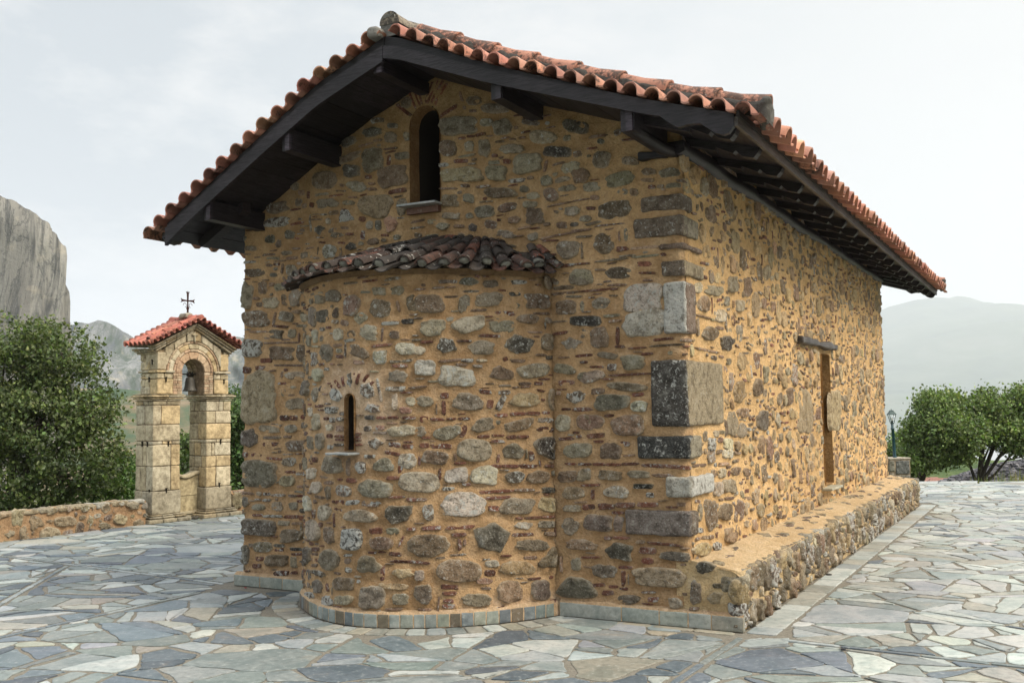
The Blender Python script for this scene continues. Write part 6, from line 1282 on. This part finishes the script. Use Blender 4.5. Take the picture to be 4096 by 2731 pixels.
def m_rock(name, a, b, c2, sc):
    m, nt = newmat(name); v = objco(nt); mp = N(nt, 'ShaderNodeMapping', {'Vector': v, 'Scale': (1, .4, .07)}).outputs[0]
    n1 = noise(nt, mp, sc, 5, .6, .5).outputs[0]; n2 = noise(nt, mp, sc*4.5, 5, .65, .3).outputs[0]; n3 = noise(nt, v, sc*2.2, 5, .6).outputs[0]; n4 = noise(nt, v, sc*12, 4, .7).outputs[0]
    c = mixc(nt, ramp(nt, n1, [(.38, (0,0,0)), (.62, (1,1,1))]), a, b); c = mixc(nt, math_(nt, 'MULTIPLY', ramp(nt, n2, [(.5, (0,0,0)), (.62, (1,1,1))]), .85), c, c2); mp2 = N(nt, 'ShaderNodeMapping', {'Vector': v, 'Scale': (1, .4, .22)}).outputs[0]; n7 = noise(nt, mp2, sc*1.7, 7, .7, 1.2).outputs[0]
    c = mixc(nt, ramp(nt, n7, [(.470, (0,0,0)), (.5, (.75,.75,.75)), (.525, (0,0,0))]), c, c2); c = mixc(nt, math_(nt, 'MULTIPLY', ramp(nt, n4, [(.3, (1,1,1)), (.42, (0,0,0))]), .6), c, c2)
    c = mixc(nt, math_(nt, 'MULTIPLY', ramp(nt, n3, [(.58, (0,0,0)), (.7, (1,1,1))]), .45), c, (.42, .37, .28))
    finish(nt, c, .95, math_(nt, 'ADD', n2, math_(nt, 'MULTIPLY', n4, .5)), .8, 1.2/sc*.05, .1); return m
ridge('rock_pinnacle', [(-330, 640), (-250, 470), (-160, 425), (-60, 432), (0, 450), (45, 468), (85, 493), (115, 522), (135, 545), (150, 568), (155, 600), (154, 640), (158, 680), (163, 730), (166, 770), (172, 900)], 320, -60, 40, 90, m_rock('grey_cliff', (.075, .070, .065), (.25, .238, .21), (.045, .045, .045), .06), 3, 4.5, 240, 110, .55, 15.0, flank=1.12, rough=7)
ridge('rock_hill', [(60, 760), (165, 748), (180, 741), (200, 743), (225, 737), (243, 740), (262, 754), (285, 765), (300, 785), (335, 800), (400, 812), (470, 800), (510, 775), (530, 771), (560, 773), (640, 800), (760, 870)], 950, -80, 260, 300, m_rock('bluish_cliff', (.055, .065, .075), (.21, .21, .205), (.04, .06, .04), .03), 8, 34, 240, 90, .8, 45, sc=.9, rough=6)
ridge('hills', [(-200, 905), (120, 893), (255, 890), (330, 897), (430, 908), (560, 917), (700, 930), (900, 935)], 420, -50, 260, 200, m_terrain('dry_slope', [(.035, .065, .035), (.055, .085, .045), (.17, .13, .08), (.30, .24, .16)], .030), 12, 10, 160, 50, 1.0, sc=.8)
ridge('mountain', [(1500, 900), (1800, 800), (1980, 735), (2040, 705), (2100, 690), (2150, 682), (2180, 684), (2200, 679), (2222, 682), (2250, 692), (2290, 707), (2330, 728), (2380, 752), (2500, 800), (2800, 860)], 6000, -120, 3300, 1000, m_terrain('forested_mountain', [(.03, .05, .03), (.06, .085, .045), (.10, .115, .075)], .003), 15, 180, 200, 70, 1.15, sc=.10)
ridge('hills', [(1950, 1060), (2050, 1050), (2180, 1040), (2240, 1052), (2300, 1058), (2450, 1050)], 150, -34, 60, 90, m_terrain('wooded_slope', [(.03, .05, .025), (.06, .09, .035), (.11, .14, .055)], .35), 18, 5, 140, 40, 1.1, sc=4)
# heap of grey slate rubble at the right, with dry grass in front
g = MB(); rg = np.random.default_rng(40)
ctr = at(4130, 1985, 33); n = 3800
for i in range(n):
    a = rg.uniform(0, 6.28); r = rg.uniform(0, 1)**.5; x = r*math.cos(a)*4.6; y = r*math.sin(a)*2.4; h = 1.4*max(0, 1-r**1.5)+.05
    rbox_c = (x, y, h-.12); s = rg.uniform(.05, .17)
    R = rotz(rg.uniform(0, 6.28)); t = rg.normal(0, .5); Rx = np.array([[1, 0, 0], [0, math.cos(t), -math.sin(t)], [0, math.sin(t), math.cos(t)]]); k = rg.uniform(.05, .16)
    box(g, rbox_c, (s*1.5, s, s*.35), R@Rx, (k*1.05, k, k*1.08, 0), taper=rg.uniform(.5, .95))
th_ = np.linspace(0, 2*math.pi, 40, endpoint=False); rows = [np.c_[4.6*q*np.cos(th_), 2.4*q*np.sin(th_), np.full(40, 1.4*max(0, 1-q**1.5)-.10)] for q in np.linspace(1.05, .02, 12)]
g.add(np.concatenate(rows), grid_faces(12, 40, True), (.05, .048, .05, 0))
o = g.build('slate_heap', [M_PLAIN], smooth=False); o.location = ctr-np.array([0, 0, .15]); tag(o, kind='stuff')
g = MB(); n = 5000; base = np.stack([rg.uniform(9.6, 17, n), rg.uniform(21.3, 25.5, n), np.full(n, -.62)], 1); d = rg.normal(0, .05, (n, 3)); d[:, 2] = rg.uniform(.15, .66, n)*np.clip((base[:, 0]-9.9)/2, .15, 1); s = np.cross(d, rg.normal(0, 1, (n, 3))); s /= np.linalg.norm(s, axis=1, keepdims=True)
V = np.stack([base-s*.012, base+s*.012, base+d+s*.002, base+d-s*.002], 1).reshape(-1, 3); C = np.repeat(np.c_[np.array([(.30, .25, .12), (.20, .22, .08), (.12, .16, .05)])[rg.integers(3, size=n)], np.zeros(n)], 4, 0); g.add(V, np.arange(n*4).reshape(-1, 4), C); tag(g.build('dry_grass', [M_LEAF], smooth=False), kind='stuff')
# village houses with red roofs, far below behind the lamp
def house(label, px, py, dist, w, d, h, rz):
    p = at(px*1.7415, py*1.7415, dist); E_ = empty('house', tuple(p-np.array([0, 0, h+1.2])), rz); tag(E_, label, 'house', None)
    g = MB(); box(g, (0, 0, h/2), (w, d, h), None, (.55, .42, .28, 0)); g.build('wall', [M_PLAIN], E_, smooth=False)
    g = MB(); e = .4; g.add([(-w/2-e, -d/2-e, h-.1), (w/2+e, -d/2-e, h-.1), (w/2+e, d/2+e, h-.1), (-w/2-e, d/2+e, h-.1), (-w/2+1, 0, h+1.5), (w/2-1, 0, h+1.5)], [[0, 1, 5, 4], [2, 3, 4, 5]], (.26, .13, .10, 0)); g.add([(-w/2-e, -d/2-e, h-.1), (-w/2-e, d/2+e, h-.1), (-w/2+1, 0, h+1.5), (w/2+e, -d/2-e, h-.1), (w/2+e, d/2+e, h-.1), (w/2-1, 0, h+1.5)], [[0, 2, 1], [3, 4, 5]], (.25, .12, .09, 0)); g.build('roof', [M_TILE], E_, smooth=False)
    for x in (-w/4, w/4): g = MB(); box(g, (x, -d/2, h*.55), (1.0, .06, 1.2), None, (.04, .04, .05, 0)); g.build('window', [M_PLAIN], E_, smooth=False)
house('far house with a red tiled roof showing under the trees beside the lamp pier', 2126, 1104, 85, 4.2, 5, 3, .2)
house('second far red-roofed house, ochre walled, just left of the wide oak trunk', 2160, 1106, 80, 3.4, 4, 2.4, -.15)
# ---------------------------------------------------------------- the air
hz = D.meshes.new('haze'); x0, x1, y0, y1, z0, z1 = -3000, 8800, -900, 7400, -180, 760
hz.from_pydata([(x, y, z) for z in (z0, z1) for y in (y0, y1) for x in (x0, x1)], [], [(0,2,3,1),(4,5,7,6),(0,1,5,4),(2,6,7,3),(0,4,6,2),(1,3,7,5)])
ho = D.objects.new('haze', hz); COL.objects.link(ho); m, nt = newmat('haze_air'); pvl = N(nt, 'ShaderNodeVolumePrincipled', {'Color': (.86, .89, .93, 1), 'Density': HAZE, 'Anisotropy': .3}); N(nt, 'ShaderNodeOutputMaterial', {'Volume': pvl.outputs[0]}); hz.materials.append(m); tag(ho, kind='stuff')
# ---------------------------------------------------------------- camera, light, sky
cam = D.objects.new('camera', D.cameras.new('camera')); COL.objects.link(cam)
from mathutils import Matrix
Mx = Matrix((tuple(RIGHT), tuple(UP), tuple(-FWD))).transposed().to_4x4(); Mx.translation = CAMP; cam.matrix_world = Mx
cam.data.sensor_width = 36; cam.data.lens = F_PX/4096*36; cam.data.clip_start = .1; cam.data.clip_end = 20000; SC.camera = cam
SUN_AZ, SUN_EL = math.radians(116), math.radians(44)       # azimuth measured from the view direction towards the right
sd = np.array([math.sin(SUN_AZ)*math.cos(SUN_EL), math.cos(SUN_AZ)*math.cos(SUN_EL), math.sin(SUN_EL)])
sl = D.lights.new('sun', 'SUN'); sl.energy = 4.4; sl.angle = math.radians(30); sl.color = (1, .90, .74)
so = D.objects.new('sun', sl); COL.objects.link(so)
from mathutils import Vector
so.rotation_euler = Vector(sd).to_track_quat('Z', 'Y').to_euler(); so.location = (20, 10, 30)
wd = D.worlds.new('World'); SC.world = wd; wd.use_nodes = True; nt = wd.node_tree
for n in list(nt.nodes): nt.nodes.remove(n)
sky = N(nt, 'ShaderNodeTexSky', sky_type='NISHITA', sun_disc=False, sun_elevation=SUN_EL, sun_rotation=SUN_AZ, air_density=1.2, dust_density=4.0)
gv = N(nt, 'ShaderNodeTexCoord').outputs['Generated']
mp = N(nt, 'ShaderNodeMapping', {'Vector': gv, 'Scale': (1, 1, 2.2)}).outputs[0]
cl = noise(nt, mp, 2.6, 7, .58, .3).outputs[0]; cl2 = noise(nt, mp, 7.5, 6, .6, .2).outputs[0]
cm = math_(nt, 'ADD', math_(nt, 'MULTIPLY', cl, .7), math_(nt, 'MULTIPLY', cl2, .3))
dp = N(nt, 'ShaderNodeVectorMath', {0: gv, 1: (math.sin(math.radians(38))*.98, math.cos(math.radians(38))*.98, .18)}, operation='DOT_PRODUCT').outputs['Value']
glow = ramp(nt, dp, [(.55, (.60, .65, .69)), (.80, (.70, .745, .775)), (.95, (.90, .91, .895)), (1.0, (.96, .95, .92))])
veil = mixc(nt, ramp(nt, cm, [(.48, (0, 0, 0)), (.60, (.95, .95, .95))]), glow, (.90, .90, .89))
skyc = mixc(nt, 1.0, sky.outputs[0], (.10, .10, .10), 'MULTIPLY')
c = mixc(nt, .90, skyc, veil)
zz = N(nt, 'ShaderNodeSeparateXYZ', {0: gv}).outputs[2]; up_ = ramp(nt, zz, [(.40, (.282, .282, .282)), (.70, (.7, .7, .7)), (1.0, (1, 1, 1))]); c = mixc(nt, 1.0, c, up_, 'MULTIPLY')
bg = N(nt, 'ShaderNodeBackground', {'Color': c, 'Strength': 3.1}); N(nt, 'ShaderNodeOutputWorld', {'Surface': bg.outputs[0]})
SC.view_settings.view_transform = 'Standard'; SC.view_settings.look = 'None'; SC.view_settings.exposure = 0.18; SC.view_settings.gamma = 1
SC.cycles.volume_bounces = 2; SC.cycles.max_bounces = 6; SC.cycles.diffuse_bounces = 3; SC.cycles.transparent_max_bounces = 6
